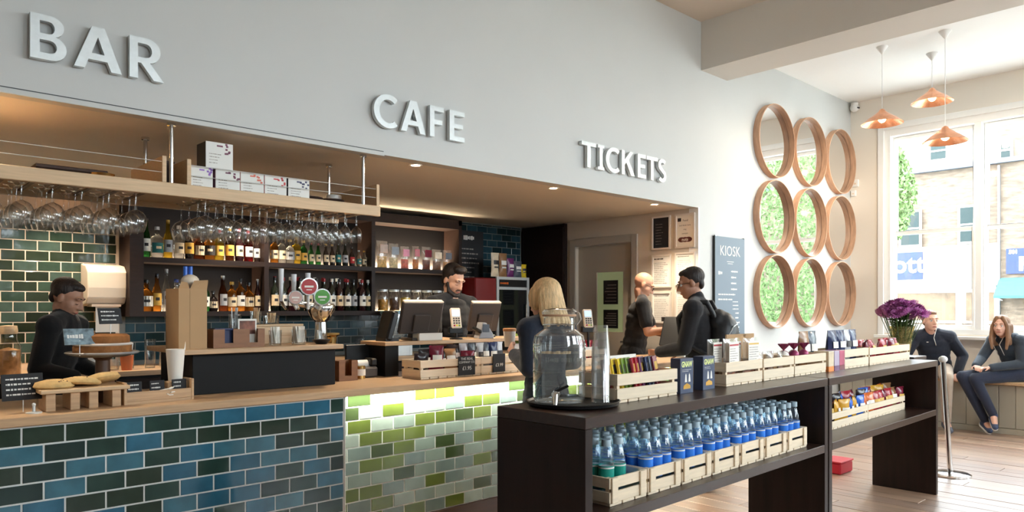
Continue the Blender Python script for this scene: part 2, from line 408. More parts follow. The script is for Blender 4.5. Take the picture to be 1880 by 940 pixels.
# ================================================================== OUTSIDE: street and the buildings across it
struct(MB().box(XW+.35, 60, -60, 60, -.4, -.25).build('street', mat('asphalt', (166, 165, 161), .9, var=.1, vscale=.8)))
struct(MB().box(-60, XW+.35, -60, YS-.35, -.4, -.25).build('pavement', mat('paving', (200, 197, 190), .9, var=.1, vscale=.8)))
FX = 20.0
BRICK = mat('stock_brick_far', (92, 80, 68), .9, var=.45, vscale=5, stretch=(1, 1, 4))
STUCCO = mat('white_stucco', (150, 146, 138), .8, var=.03, vscale=1)
DGL = mat('far_window_glass', (30, 42, 42), .35, spec=.2)
fac = thing('street_building', 'brick building with white shopfront band seen across the street through the window', 'building', (FX, 5.7, -.25))
def fb(b, y0, y1, z0, z1, d0=0, d1=.3): return b.box(d0, d1, y0-5.7, y1-5.7, z0+.25, z1+.25)
b = MB(); fb(b, -4, 14, -.25, 1.0); fb(b, -4, 4.85, 1.0, 6.2); fb(b, 4.85, 14, 1.9, 4.85, .05, .35); fb(b, 4.85, 14, 4.85, 6.2, .1, .4)
b.build('wall', BRICK, fac)
fb(MB(), 4.85, 14, 1.9, 2.9, 0, .04).build('fascia', STUCCO, fac); fb(MB(), -4, 14, 4.75, 4.86, -.12, .1).build('cornice', mat('cornice_lead', (70, 76, 84), .7), fac); fb(MB(), 4.85, 14, 1.82, 1.9, -.12, .05).build('ledge', STUCCO, fac)
fb(MB(), 4.85, 14, 4.86, 6.2, .02, .09).build('parapet', STUCCO, fac)
for y0, y1, z0, z1 in ((6.53, 6.95, 2.97, 3.79), (5.15, 5.61, 2.97, 3.79), (3.6, 4.2, 3.2, 4.0), (8.0, 8.5, 2.97, 3.79), (2.2, 2.8, 3.2, 4.0), (5.93, 6.26, 5.05, 5.45), (4.59, 4.77, 4.88, 5.2), (9.4, 9.9, 2.97, 3.79)):
    w = fb(MB(), y0-.06, y1+.06, z0-.06, z1+.06, -.03, .0).build('window', STUCCO, fac); fb(MB(), y0, y1, z0, z1, -.045, -.03).build('pane', DGL, w)
    fb(MB(), y0, y1, (z0+z1)/2-.02, (z0+z1)/2+.02, -.055, -.045).build('glazing_bar', STUCCO, w)
SHOPC = mat('shop_display', (84, 66, 46), .6, var=.6, vscale=2)
for i, (y0, y1) in enumerate(((7.4, 8.9), (5.7, 7.2), (4.9, 5.5))):
    w = fb(MB(), y0, y1, .3, 1.75, -.02, .02).build('shop_window', SHOPC, fac); fb(MB(), y0, y1, 1.0, 1.06, -.06, -.02).build('transom', STUCCO, w)
    fb(MB(), y0-.12, y0, -.2, 1.82, -.06, .02).build('pilaster', STUCCO, w)
fb(MB(), 4.78, 4.83, -.2, 4.7, -.08, -.02).build('drainpipe', mat('drainpipe', (90, 90, 92), .6), fac)
SIGNB = mat('sign_blue', (10, 32, 96), .5)
s1 = thing('shop_sign', 'blue shop sign with white lettering on the white fascia across the street', 'sign', (FX-.03, 6.74, 2.09))
MB().box(-.03, 0, -.30, .6, 0, .69).build('board', SIGNB, s1); text('ott', .62, WHITE, s1, (-.035, .02, .37), (PI/2, 0, -PI/2), bold=.012, ext=.002)
s2 = thing('shop_sign', 'blue shop sign reading F at the right edge of the window', 'sign', (FX-.03, 4.3, 2.16))
MB().box(-.03, 0, -1.2, .36, 0, .58).build('board', SIGNB, s2); text('F', .42, WHITE, s2, (-.035, .02, .21), (PI/2, 0, -PI/2), bold=.02, ext=.002); text('501', .12, WHITE, s2, (-.035, .22, .5), (PI/2, 0, -PI/2), bold=.004, ext=.002)
aw = thing('awning', 'pale turquoise awning under the blue sign across the street', 'awning', (FX-.03, 4.0, 1.65))
MB().prism([(0, .42), (-.5, 0), (-.5, -.06), (0, .3)], -1.0, .8).build('canopy', mat('awning_cloth', (44, 84, 84), .8), aw)
for yy in (-.95, .75): MB().cone((-.48, yy, -.04), (0, yy, -.1), .015).build('bracket', WHITE, aw)
BARK = mat('bark', (90, 78, 66), .9, var=.3, vscale=6); LEAF = mat('leaf_green', (86, 112, 62), .6, var=.3, vscale=4)
def street_tree(x, y, label, rad, z0, z1, n, seed):
    t = thing('street_tree', label, 'tree', (x, y, -.25), 0, 'trees along the street'); TR = random.Random(seed)
    MB().cone((0, 0, 0), (0, 0, z0+.5), .09, .06, 10).build('trunk', BARK, t, smooth=.7)
    lf = MB()
    for k in range(n):
        a = TR.uniform(0, 2*PI); q_ = TR.random(); rr = rad*TR.random()**.5*(.55+.45*math.sin(PI*q_)); p = Vector((rr*math.cos(a), rr*math.sin(a), z0+(z1-z0)*q_))
        q = Euler((TR.uniform(0, 6), TR.uniform(0, 6), TR.uniform(0, 6))).to_matrix()
        lf.add([p + q @ Vector(v) for v in ((-.06, 0, 0), (0, -.03, .012), (.06, 0, 0), (0, .03, .012))], [(0, 1, 2, 3)])
    tag(lf.build('foliage', LEAF, t, weld=False), kind='stuff')
street_tree(16.0, 5.92, 'leafy green tree at the left edge of the window view', .62, 3.05, 4.9, 4200, 4)
street_tree(16.6, -.5, 'broad leafy green street tree reflected in the round wall mirrors', 1.7, 1.3, 6.2, 9500, 5)
street_tree(17.2, -5.2, 'leafy street tree right of the window, beyond the mirrored one', 1.6, 1.6, 6.0, 6500, 6)
# ================================================================== BAR COUNTER
ZC = .92
ctr = thing('bar_counter', 'long tiled bar counter, blue-green tiles left and lit green tiles right', 'bar counter', (2.7, 3.9, 0))
def at(o, *p): return tuple(a-b for a, b in zip(p, o.location))
OFF = ctr.location
def cb(b, x0, x1, y0, y1, z0, z1): return b.box(x0-OFF[0], x1-OFF[0], y0-OFF[1], y1-OFF[1], z0, z1)
cb(MB(), -1.6, 1.992, 3.478, 4.2, .0, .88).build('carcass', BLACKP, ctr)
cb(MB(), 1.992, 6.11, 3.608, 4.2, .0, .88).build('carcass', BLACKP, ctr)
pb = cb(MB(), -1.6, 1.992, 3.472, 3.478, .035, .88).build('blue_tile_panel', GROUT_B, ctr); pg = cb(MB(), 1.992, 5.75, 3.602, 3.608, .115, .88).build('green_tile_panel', GROUT_B, ctr)
cb(MB(), 1.992, 1.998, 3.466, 3.602, .035, .88).build('corner_trim', WHITE, ctr)
cb(MB(), 2.0, 5.75, 3.59, 3.608, .0, .112).build('plinth', WENGE, ctr); cb(MB(), -1.6, 1.99, 3.462, 3.478, .0, .033).build('plinth', WENGE, ctr)
tile_field(pb, 'tile', T_BLUE, 3.472-OFF[1], .16-OFF[0], 1.99-OFF[0], .04, .88, .545-OFF[0], .80-.076*10)
tile_field(pg, 'tile', T_GREEN, 3.602-OFF[1], 2.0-OFF[0], 5.74-OFF[0], .115, .88, 2.162-OFF[0], .80-.076*9)
cb(MB(), -1.6, 6.11, 3.445, 4.22, .882, .92).build('worktop', OAK, ctr, bevel=.003)
ls = cb(MB(), 2.02, 5.7, 3.535, 3.55, .872, .881).build('led_strip', emis('led_warm_white', (255, 250, 215), 6), ctr)
light('led_strip_light', 'AREA', (3.86-OFF[0], 3.545-OFF[1], .868), (math.radians(18), 0, 0), 23, (1, .97, .80), ctr, shape='RECTANGLE', size=3.6, size_y=.02)

# raised black servery with oak top
sv = thing('raised_servery', 'raised matt black servery box with oak top on the bar counter', 'counter', (1.7, 3.8, ZC))
MB().box(-.40, .39, -.06, .42, 0, .205).build('body', BLACKP, sv, bevel=.003)
MB().box(-.46, .41, -.12, .46, .205, .23).build('top', OAK, sv, bevel=.003)

# back counter
bc = thing('back_counter', 'oak topped back bar counter beneath the bottle shelves', 'counter', (3.0, 6.05, 0))
MB().box(-4.0, 3.05, -.25, .33, 0, .86).build('carcass', BLACKP, bc); MB().box(-4.0, 3.05, -.28, .34, .86, .90).build('worktop', OAK, bc, bevel=.003)
for k in range(8): MB().box(-3.98+k*.8, -3.22+k*.8, -.262, -.25, .06, .84).build('door', DARKW, bc, bevel=.003)

# ================================================================== BACK BAR SHELVING
sh = thing('back_bar_shelving', 'dark stained three-bay bottle shelving on the back wall', 'shelving', (1.655, 6.1, 1.29))
SX = [0, 1.09, 2.165, 3.24]
for i, xx in enumerate(SX): MB().box(xx-(0 if i == 0 else .02), xx+(.10 if i == 0 else .02), 0, .29, 0, 1.0).build('upright', DARKW, sh)
BACKP = mat('shelf_back_panel', (34, 31, 32), .7, spec=.2, var=.05, vscale=2)
SHZ = [.0, .425, .905]
for i in range(3):
    x0 = SX[i]+(.10 if i == 0 else .02); x1 = SX[i+1]-.02
    MB().box(x0, x1, .26, .29, .0, 1.0).build('back_panel', BACKP, sh)
    for k, z in enumerate(SHZ):
        MB().box(x0, x1, 0, .26, z, z+.04).build('shelf', DARKW, sh)
        if k < 2:
            st = MB().box(x0+.03, x1-.03, .225, .24, z+.041, z+.05).build('led_strip', emis('shelf_led', (255, 214, 150), 5), sh)
            light('shelf_led_light', 'AREA', ((x0+x1)/2, .235, z+.055), (math.radians(150), 0, 0), 6 if not (i == 2 and k == 1) else 24, (1, .8, .54), sh, shape='RECTANGLE', size=x1-x0-.08, size_y=.012)
MB().box(0, 3.26, 0, .02, .945, 1.0).build('top_rail', DARKW, sh)
ct = thing('tall_cabinet', 'tall shallow dark wood cabinet on the niche wall beside the door', 'cabinet', (6.10, 6.04, 0))
MB().box(-.02, .028, -.35, .35, 0, 2.32).build('body', DARKW, ct, bevel=.004); MB().box(-.036, -.021, -.34, .34, .1, 1.3).build('door', DARKW, ct, bevel=.003); MB().box(-.036, -.021, -.34, .34, 1.31, 2.28).build('door', DARKW, ct, bevel=.003)
for z in (1.0, 1.45): MB().cone((-.044, -.30, z), (-.044, -.30, z+.15), .008).build('handle', DARKW, ct)
cbd = thing('chalkboard_menu', 'dark chalkboard menu hanging right of the shelving on the tiled back wall', 'chalkboard', (5.24, 6.385, 1.55))
MB().box(-.19, .21, -.012, .0, 0, .68).build('board', CHALK, cbd); scribble(cbd, GREYINK, -.15, .17, .03, .5, -.012, 9, 3, .3); scribble(cbd, CHALKW, -.08, .10, .56, .64, -.012, 1, 5, .6)

# ================================================================== HANGING GLASS RACK
rk = thing('glass_rack', 'oak glass rack shelf hung from the soffit on chrome poles', 'rack', (1.30, 4.3, 1.94))
rx = rk.location
def rb(b, x0, x1, y0, y1, z0, z1): return b.box(x0-rx[0], x1-rx[0], y0-rx[1], y1-rx[1], z0-rx[2], z1-rx[2])
rb(MB(), -.9, 2.576, 4.03, 4.06, 1.945, 2.012).build('front_board', OAKP, rk, bevel=.003); rb(MB(), -.9, 2.576, 4.56, 4.59, 1.945, 2.012).build('back_board', OAKP, rk, bevel=.003)
rb(MB(), -.9, 2.576, 4.06, 4.56, 1.975, 1.993).build('shelf_board', OAKP, rk)
for xx in (1.25, 1.375, 2.55): rb(MB(), xx, xx+.022, 4.035, 4.585, 2.012, 2.15).build('end_board', OAKP, rk, bevel=.002)
for xx in (1.30, 2.46):
    for yy in (4.05, 4.49):
        p = rb(MB(), 0, 0, 0, 0, 0, 0) if 0 else MB().cone((xx-rx[0], yy-rx[1], .05), (xx-rx[0], yy-rx[1], .39), .011, n=14).build('pole', CHROME, rk, smooth=.7)
        MB().cone((xx-rx[0], yy-rx[1], .375), (xx-rx[0], yy-rx[1], .39), .022, n=16).build('flange', CHROME, p, smooth=.7)
for x0, x1 in ((-.9, 1.25), (1.375, 2.55)):
    for z in (2.065, 2.12): MB().cone((x0-rx[0], 4.045-rx[1], z-rx[2]), (x1-rx[0], 4.045-rx[1], z-rx[2]), .002, n=6).build('cable_rail', STEEL, rk)
RUN = mat('rack_runner', (120, 92, 66), .5)
GX1 = [.142+.126*k for k in range(9)]                  # big goblets, left bay
GX2 = [1.50+.105*k for k in range(5)]                  # big goblets, right bay
GX3 = [2.04+.083*k for k in range(6)]                  # small wine glasses
me_run = MB().box(-.02, .02, 4.06-rx[1], 4.56-rx[1], -.006, 0).mesh('runner'); me_run.materials.append(RUN)
for g, d in ((GX1, .126), (GX2, .105), (GX3, .083)):
    for xx in g: inst(me_run, 'runner', rk, (xx+d/2-rx[0], 0, .034), scale=(.5, 1, 1))
def wine_prof(R_, H_, hb, stem=.0035, base=.036):   # hung upside down: z = 0 at the foot, growing downwards
    hs = H_-hb; p = [(base, 0), (base*.96, -.0025), (base*.4, -.006), (stem*1.6, -.016), (stem, -.03), (stem, -hs+.02), (stem*1.8, -hs+.004)]
    for k in range(9):
        t = k/8; r = R_*(max(.12**2, 1-(1-t/.55)**2)**.5 if t < .55 else 1-.24*((t-.55)/.45)**1.6); p.append((r, -hs-hb*t))
    return p
WG = lathe_mesh('goblet', wine_prof(.054, .215, .115), GLASS, 20, close=False); WG2 = lathe_mesh('wine_glass', wine_prof(.036, .195, .105, base=.032), GLASS, 18, close=False)
for m_ in (WG, WG2): pass
ROWN = ['front', 'second', 'third', 'back']
for gi, (g, me_, nm, cat, bay) in enumerate(((GX1[2:], WG, 'goblet', 'glass', 'large goblet, left rack bay'), (GX2, WG, 'goblet', 'glass', 'large goblet below the tea boxes'), (GX3, WG2, 'wine_glass', 'glass', 'slim wine glass, right end of rack'))):
    for i, xx in enumerate(g):
        for j in range(4):
            o = inst(me_, nm, None, (xx+R.uniform(-.004, .004), 4.125+j*.122+R.uniform(-.006, .006), 1.968), (0, 0, R.uniform(0, 6)))
            tag(o, '%s, %s row, %s' % (bay, ROWN[j], ORD[i]), cat, 'glasses hanging under the rack')
# things on the rack
TEAC = {'violet': (150, 110, 190), 'plum': (120, 70, 90), 'coral': (220, 120, 100), 'red': (200, 80, 80), 'slate': (80, 80, 110)}
TEAF = mat('tea_box_card', (226, 226, 222), .6)
def tea_box(x, y, z, w, h, colname, label, dark=False):
    t = thing('tea_box', label, 'box', (x, y, z), R.uniform(-.03, .03), 'tea boxes on the glass rack')
    MB().box(-w/2, w/2, 0, .13, 0, h).build('carton', TEAF, t, bevel=.001)
    m = MATS.get('tea_'+colname) or mat('tea_'+colname, TEAC[colname], .6)
    b = MB(); rr = random.Random(hash(colname) % 100 + int(x*100))
    for k in range(7): q = (w*rr.uniform(.0, .42), h*rr.uniform(.55, .92)); b.box(q[0], q[0]+.012, -.0012, -.0004, q[1], q[1]+.01)
    b.box(-w*.1, w*.12, -.0012, -.0004, h*.84, h*.9); b.build('flower_print', m, t)
    scribble(t, GREYINK, -w*.38, w*.3, h*.15, h*.6, -.0004, 4, int(x*50), .25, 'print', .6)
    MB().box(-w/2-.0008, -w/2-.0002, .002, .128, .002, h-.002).build('side_print', BLACK if dark else m, t)
tea_box(1.462, 4.065, 1.993, .12, .13, 'violet', 'white tea box with violet print, leftmost on the rack')
tea_box(1.605, 4.065, 1.993, .135, .13, 'plum', 'white tea box with plum print under the stacked box')
tea_box(1.745, 4.065, 1.993, .135, .13, 'coral', 'white tea box with coral print in the middle of the row', False)
tea_box(1.885, 4.065, 1.993, .135, .13, 'red', 'white tea box with red print, second from the right')
tea_box(2.03, 4.065, 1.993, .135, .13, 'slate', 'white tea box with dark print at the right end of the row', True)
tea_box(1.56, 4.068, 2.124, .15, .145, 'plum', 'tall white tea box with black side stacked on top of the others', True)
BRN = mat('dark_basket', (58, 40, 34), .6, var=.3, vscale=30)
for i, (xx, l) in enumerate(((2.21, 'dark low round basket beside the tea boxes on the rack'), (2.36, 'dark low round basket nearest the right end of the rack'))):
    t = thing('basket', l, 'basket', (xx, 4.27, 1.993)); MB().lathe([(.055, 0), (.075, .05), (.078, .058), (.07, .056), (.05, .008)], n=18).build('bowl', BRN, t, smooth=.6); MB().lathe([(.074, .05), (.081, .055), (.078, .062), (.07, .058)], n=18, close=False).build('rim', BRN, t)
t = thing('jar', 'small white lidded jar standing behind the baskets on the rack', 'jar', (2.46, 4.42, 1.993)); MB().lathe([(.03, 0), (.03, .075), (.026, .08)], n=16).build('body', GLASS, t, smooth=.6); MB().lathe([(.05, .08), (.05, .115), (.046, .12)], n=16).build('lid', WHITE, t, smooth=.6)
t = thing('hat_box', 'dark brown box lying at the back of the left rack tray', 'box', (.9, 4.4, 1.993)); MB().box(-.16, .16, -.08, .1, 0, .07).build('body', BRN, t, bevel=.004); MB().box(-.165, .165, -.085, .105, .07, .09).build('lid', BRN, t, bevel=.004)
t = thing('brass_dish', 'round brass dish standing in the left rack tray', 'dish', (1.0, 4.16, 1.993)); MB().lathe([(.02, 0), (.05, .02), (.058, .045), (.055, .046), (.047, .024), (.018, .005)], n=20).build('bowl', mat('brass', (200, 170, 110), .25, 1), t, smooth=.6); MB().lathe([(.03, 0), (.03, .004), (.02, .006)], n=16).build('foot', MATS['brass'], t)
t = thing('framed_tray', 'dark upright tray leaning behind the rack pole', 'tray', (1.33, 4.35, 1.993), .2); MB().box(-.035, .035, -.09, .09, 0, .17).build('panel', BRN, t, bevel=.004); MB().box(-.038, .038, -.095, .095, .165, .175).build('rim', BRN, t)

# ================================================================== WALL: letters, mirrors, kiosk board, frames, spots
def arc(cx, cz, rx_, rz, a0, a1, n): return [(cx+rx_*math.cos(math.radians(a0+(a1-a0)*k/n)), cz+rz*math.sin(math.radians(a0+(a1-a0)*k/n))) for k in range(n+1)]
def letter_shape(ch):       # outlines in a unit-high box; first loop solid, further loops holes
    s = .17
    if ch == 'B': return [[(0, 0), (.38, 0)] + arc(.38, .28, .28, .28, -90, 75, 9) + arc(.36, .76, .25, .24, -55, 90, 8) + [(0, 1)],
                          [(s, .15), (s, .44), (.36, .44)] + arc(.36, .295, .12, .145, 90, -90, 7)[0:], [(s, .58), (s, .86), (.34, .86)] + arc(.34, .72, .10, .14, 90, -90, 7)]
    if ch == 'A': return [[(0, 0), (.18, 0), (.25, .22), (.58, .22), (.65, 0), (.84, 0), (.53, 1), (.31, 1)], [(.30, .37), (.415, .76), (.53, .37)]]
    if ch == 'R': return [[(0, 0), (s, 0), (s, .38), (.24, .38), (.50, 0), (.71, 0), (.42, .41)] + arc(.36, .70, .28, .30, -65, 90, 10) + [(0, 1)], [(s, .52), (s, .86), (.34, .86)] + arc(.34, .69, .12, .17, 90, -90, 7)]
    if ch == 'C': return [arc(.48, .5, .48, .52, 50, 310, 22) + [(.68, .23)] + arc(.48, .5, .30, .36, 308, 52, 20) + [(.68, .77)]]
    if ch == 'F': return [[(0, 0), (s, 0), (s, .42), (.48, .42), (.48, .57), (s, .57), (s, .85), (.54, .85), (.54, 1), (0, 1)]]
    if ch == 'E': return [[(0, 0), (.56, 0), (.56, .15), (s, .15), (s, .43), (.50, .43), (.50, .57), (s, .57), (s, .85), (.56, .85), (.56, 1), (0, 1)]]
    if ch == 'T': return [[(.28, 0), (.45, 0), (.45, .85), (.73, .85), (.73, 1), (0, 1), (0, .85), (.28, .85)]]
    if ch == 'I': return [[(0, 0), (.36, 0), (.36, .12), (.265, .12), (.265, .88), (.36, .88), (.36, 1), (0, 1), (0, .88), (.095, .88), (.095, .12), (0, .12)]]
    if ch == 'K': return [[(0, 0), (s, 0), (s, .42), (.26, .52), (.55, 0), (.77, 0), (.38, .64), (.70, 1), (.49, 1), (s, .62), (s, 1), (0, 1)]]
    if ch == 'S':
        up = arc(.30, .735, .27, .265, 40, 200, 12); mid = [(.05, .62), (.15, .52), (.36, .42)]; lo = arc(.27, .27, .27, .27, 20, -140, 12)
        ctrl = arc(.30, .735, .215, .20, 35, 215, 10) + arc(.28, .265, .215, .20, 45, -145, 11)
        w = .08; L_, R2 = [], []
        for i, p in enumerate(ctrl):
            a = Vector(ctrl[max(i-1, 0)]); b_ = Vector(ctrl[min(i+1, len(ctrl)-1)]); d = (b_-a).normalized(); n_ = Vector((-d.y, d.x))
            L_.append(tuple(Vector(p)+n_*w)); R2.append(tuple(Vector(p)-n_*w))
        return [L_ + R2[::-1]]
def letter_mesh(ch, w, h, depth):
    sh_ = letter_shape(ch); xs = [p[0] for l in sh_ for p in l]; mx = max(xs); mn = min(xs)
    cu = bpy.data.curves.new('letter', 'CURVE'); cu.dimensions = '2D'; cu.fill_mode = 'BOTH'; cu.extrude = depth/2
    for l in sh_:
        sp = cu.splines.new('POLY'); sp.points.add(len(l)-1); sp.use_cyclic_u = True
        for q, (a, z) in zip(sp.points, l): q.co = ((a-mn)/(mx-mn)*w, z*h, 0, 1)
    o = bpy.data.objects.new('letter', cu); COL.objects.link(o)
    me = bpy.data.meshes.new_from_object(o.evaluated_get(bpy.context.evaluated_depsgraph_get()))
    bpy.data.objects.remove(o); bpy.data.curves.remove(cu); me.materials.append(STEEL); return me
for word, data in (('BAR', ((.65, .795), (.825, 1.03), (1.065, 1.225))), ('CAFE', ((2.463, 2.64), (2.665, 2.86), (2.895, 3.01), (3.06, 3.19))), ('TICKETS', ((4.40, 4.575), (4.60, 4.68), (4.70, 4.88), (4.91, 5.09), (5.13, 5.245), (5.255, 5.42), (5.43, 5.55)))):
    seen = {}
    for ch, (x0, x1) in zip(word, data):
        seen[ch] = seen.get(ch, 0)+1
        o = inst(letter_mesh(ch, x1-x0, .205, .03), 'sign_letter', None, (x0, YW-.027, 2.498), (PI/2, 0, 0))
        o.location.y = YW-.0265
        tag(o, 'brushed steel letter %s of the word %s on the wall%s' % (ch, word, '' if word.count(ch) == 1 else (', first T' if seen[ch] == 1 else ', last T')), 'letter', 'steel sign letters')
        for q in ((.3, .5), (.7, .5)): pass
WALN = mat('walnut_veneer', (198, 156, 126), .45, var=.2, vscale=8, stretch=(1, 1, 6)); MIR = mat('mirror_silver', (238, 238, 238), .01, 1)
MP = []
me_rim = MB().lathe([(.385, 0), (.40, .0), (.402, .07), (.40, .075), (.393, .075), (.385, .012)], n=56, close=False).add([], []).mesh('frame_ring', .6); me_rim.materials.append(WALN)
me_mir = MB().lathe([(.388, .0), (.388, .010), (.0, .010)], n=56).mesh('mirror_glass', .6); me_mir.materials.append(MIR)
for r_, zz in enumerate((3.19, 2.36, 1.54)):
    for c_, xx in enumerate((7.57, 8.40, 9.235)):
        t = thing('round_mirror', 'round walnut-framed mirror, %s row, %s column on the wall' % (('top', 'middle', 'bottom')[r_], ('left', 'middle', 'right')[c_]), 'mirror', (xx, YW-.001, zz), 0, 'nine round wall mirrors')
        inst(me_rim, 'frame', t, (0, 0, 0), (PI/2, 0, 0)); inst(me_mir, 'mirror_glass', t, (0, 0, 0), (PI/2, 0, 0))
kb = thing('kiosk_board', 'tall grey KIOSK price chalkboard on the wall beside the mirrors', 'chalkboard', (6.67, YW, 1.06))
MB().box(-.285, .285, -.025, -.005, 0, 1.015).build('board', mat('kiosk_slate_sheen', (106, 121, 136), .45), kb, bevel=.002); MB().box(-.29, -.285, -.03, -.005, 0, 1.015).build('edge', BLACK, kb)  # board colour raised to hold the glossy reflection on it
text('KIOSK', .145, CHALKW, kb, (.0, -.0262, .87), ext=.0005, sx=.95); b = MB(); b.box(-.06, .07, -.0258, -.025, .765, .770); b.box(-.045, .05, -.0258, -.025, .745, .750); b.build('underline', CHALKW, kb)
scribble(kb, CHALKW, -.22, .0, .60, .70, -.025, 1, 1, .35, fill=.45); scribble(kb, CHALKW, .02, .15, .46, .70, -.025, 4, 2, .3); scribble(kb, CHALKW, -.22, .12, .36, .46, -.025, 2, 6, .3, fill=.9)
scribble(kb, CHALKW, .05, .2, .27, .38, -.025, 3, 8, .3); scribble(kb, CHALKW, -.22, .0, .03, .27, -.025, 5, 4, .32, fill=.9); scribble(kb, CHALKW, .1, .2, .03, .27, -.025, 5, 9, .32, fill=.7)
for xx in (-.27, .27): MB().cone((xx, -.03, 1.02), (xx, 0, 1.02), .008).build('fixing', CHROME, kb)
FR = mat('poster_frame_white', (226, 218, 208), .4)
LOGO = mat('logo_brown', (96, 40, 34), .7)
def poster(y0, y1, z0, z1, label, kind):
    w = y1-y0; h = z1-z0
    t = thing('framed_notice', label, 'notice', (6.13, (y0+y1)/2, z0), -PI/2, 'framed notices on the niche wall')      # local x runs towards -y, local -y faces the room (-x)
    t.rotation_euler = (0, 0, -PI/2)
    b = MB()
    for a0, a1, q0, q1 in ((-w/2, -w/2+.016, .016, h-.016), (w/2-.016, w/2, .016, h-.016), (-w/2, w/2, 0, .016), (-w/2, w/2, h-.016, h)): b.box(a0, a1, -.02, 0, q0, q1)
    b.build('frame', FR, t)
    MB().box(-w/2+.014, w/2-.014, -.01, 0, .014, h-.014).build('sheet', CHALK if kind == 'dark' else PAPER, t)
    y = -.0101
    if kind == 'dark': scribble(t, GREYINK, -w*.3, w*.3, h*.12, h*.8, y, 8, 11, .15, 'print', .6)
    elif kind == 'nuts':
        text('Food', h*.09, INK, t, (w*.02, y-.0004, h*.80)); MB().box(-w*.38, -w*.2, y-.0006, y, h*.78, h*.88).build('logo', INK, t)
        text('and drink here', h*.065, INK, t, (0, y-.0004, h*.66)); text('may', h*.065, INK, t, (0, y-.0004, h*.54)); text('contain', h*.07, INK, t, (0, y-.0004, h*.42))
        b = MB()
        for cx in (-.18, .0, .18): b.prism([(w*(cx+.18*math.cos(a*PI/8)), h*(.24+.075*math.sin(a*PI/8))) for a in range(16)], y-.0006-abs(cx)*.0005, y)
        b.build('logo', LOGO, t, weld=False); text('nuts', h*.13, PAPER, t, (0, y-.0014, h*.24), bold=.001)
    else:
        scribble(t, INK, -w*.38, w*.36, h*.83, h*.92, y, 1, int(z0*99), .5 if kind == 'head' else .25, 'heading'); scribble(t, GREYINK, -w*.38, w*.38, h*.1, h*.78, y, 12, int(z0*77), .35 if kind == 'head' else .22, 'print', .8)
        if kind == 'foot': MB().box(w*.0, w*.38, y-.0008, y, h*.06, h*.2).build('logo', INK, t)
poster(4.283, 4.507, 1.95, 2.285, 'framed dark notice, top left of the six by the door', 'dark'); poster(4.0, 4.225, 1.95, 2.285, 'framed white food warning notice with brown nuts logo', 'nuts')
poster(4.275, 4.507, 1.565, 1.895, 'framed price list with bold heading, middle left beside the door', 'head'); poster(4.0, 4.225, 1.585, 1.905, 'framed printed list above the customer with dark hair', 'list')
poster(4.275, 4.507, 1.205, 1.52, 'framed list with dark logo at its foot, bottom left of six', 'foot'); poster(4.0, 4.225, 1.225, 1.54, 'framed notice mostly hidden behind the dark-haired customer', 'list')
SPOTE = emis('spot_lens', (255, 236, 205), 18)
for i, (xx, yy) in enumerate(((2.9, 4.10), (4.27, 4.12), (5.63, 4.12), (.3, 4.12), (1.2, 5.94), (2.57, 5.94), (-.16, 5.94))):
    t = thing('recessed_spotlight', ['recessed soffit spotlight under the CAFE letters', 'recessed soffit spotlight under the TICKETS letters', 'recessed soffit spotlight nearest the framed notices', 'recessed soffit spotlight under the BAR letters', 'recessed spotlight above the tiled back wall', 'recessed spotlight above the bottle shelves', 'recessed spotlight at the far left end of the bar'][i], 'spotlight', (xx, yy, 2.33))
    MB().lathe([(.045, 0), (.045, -.006), (.03, -.004), (.03, .0)], n=24, close=False).build('bezel', WHITE, t, smooth=.6); MB().lathe([(.03, -.002), (.0, -.002)], n=20).build('lens', SPOTE, t)
    light('spotlight_lamp', 'SPOT', (0, 0, -.02), (0, 0, 0), 50, WARM, t, spot_size=math.radians(110), spot_blend=.7, shadow_soft_size=.03)
# pendants
me_shade = MB().lathe([(.012, .0), (.03, -.012), (.04, -.03), (.085, -.06), (.095, -.068), (.15, -.10), (.16, -.11), (.215, -.15), (.213, -.153), (.156, -.114), (.09, -.072), (.036, -.036), (.01, -.006)], n=40, close=False).mesh('shade', .5); me_shade.materials.append(COPPER)
BULB = emis('bulb_glow', (255, 222, 170), 14)
for i, (xx, yy, zt) in enumerate(((7.8, 2.895, 3.38), (8.38, 2.615, 3.65), (7.8, 2.32, 3.10))):
    t = thing('pendant_lamp', ('copper pendant lamp hanging nearest the round mirrors', 'copper pendant lamp hanging highest, in the middle', 'copper pendant lamp hanging lowest, before the window')[i], 'lamp', (xx, yy, zt), 0, 'copper pendant lamps')
    hc = 4.01-zt
    MB().lathe([(.055, hc), (.055, hc-.005), (.01, hc-.07), (.004, hc-.075)], n=20).build('ceiling_rose', WHITE, t, smooth=.6); MB().cone((0, 0, 0), (0, 0, hc-.07), .0035, n=8).build('cord', WHITE, t)
    inst(me_shade, 'shade', t, scale=(.92, .92, 1)); MB().cone((0, 0, -.015), (0, 0, -.06), .018, n=14).build('lamp_holder', MATS['brass'], t, smooth=.7)
    MB().ball((0, 0, -.10), .038, 16, 10).build('bulb', BULB, t, smooth=3)
    light('pendant_bulb_light', 'POINT', (0, 0, -.16), (0, 0, 0), 22, WARM, t, shadow_soft_size=.04)
t = thing('security_camera', 'small white dome camera in the corner below the ceiling', 'camera', (9.60, 3.90, 3.93), .6); MB().lathe([(.045, .06), (.045, .02)], n=20).build('mount', WHITE, t); MB().ball((0, 0, 0), .055, 18, 12).build('dome', WHITE, t, smooth=3)
b = MB(); b.ball((-.03, -.045, -.01), .012); b.ball((-.045, -.028, -.01), .01); b.build('lens', BLACK, t)
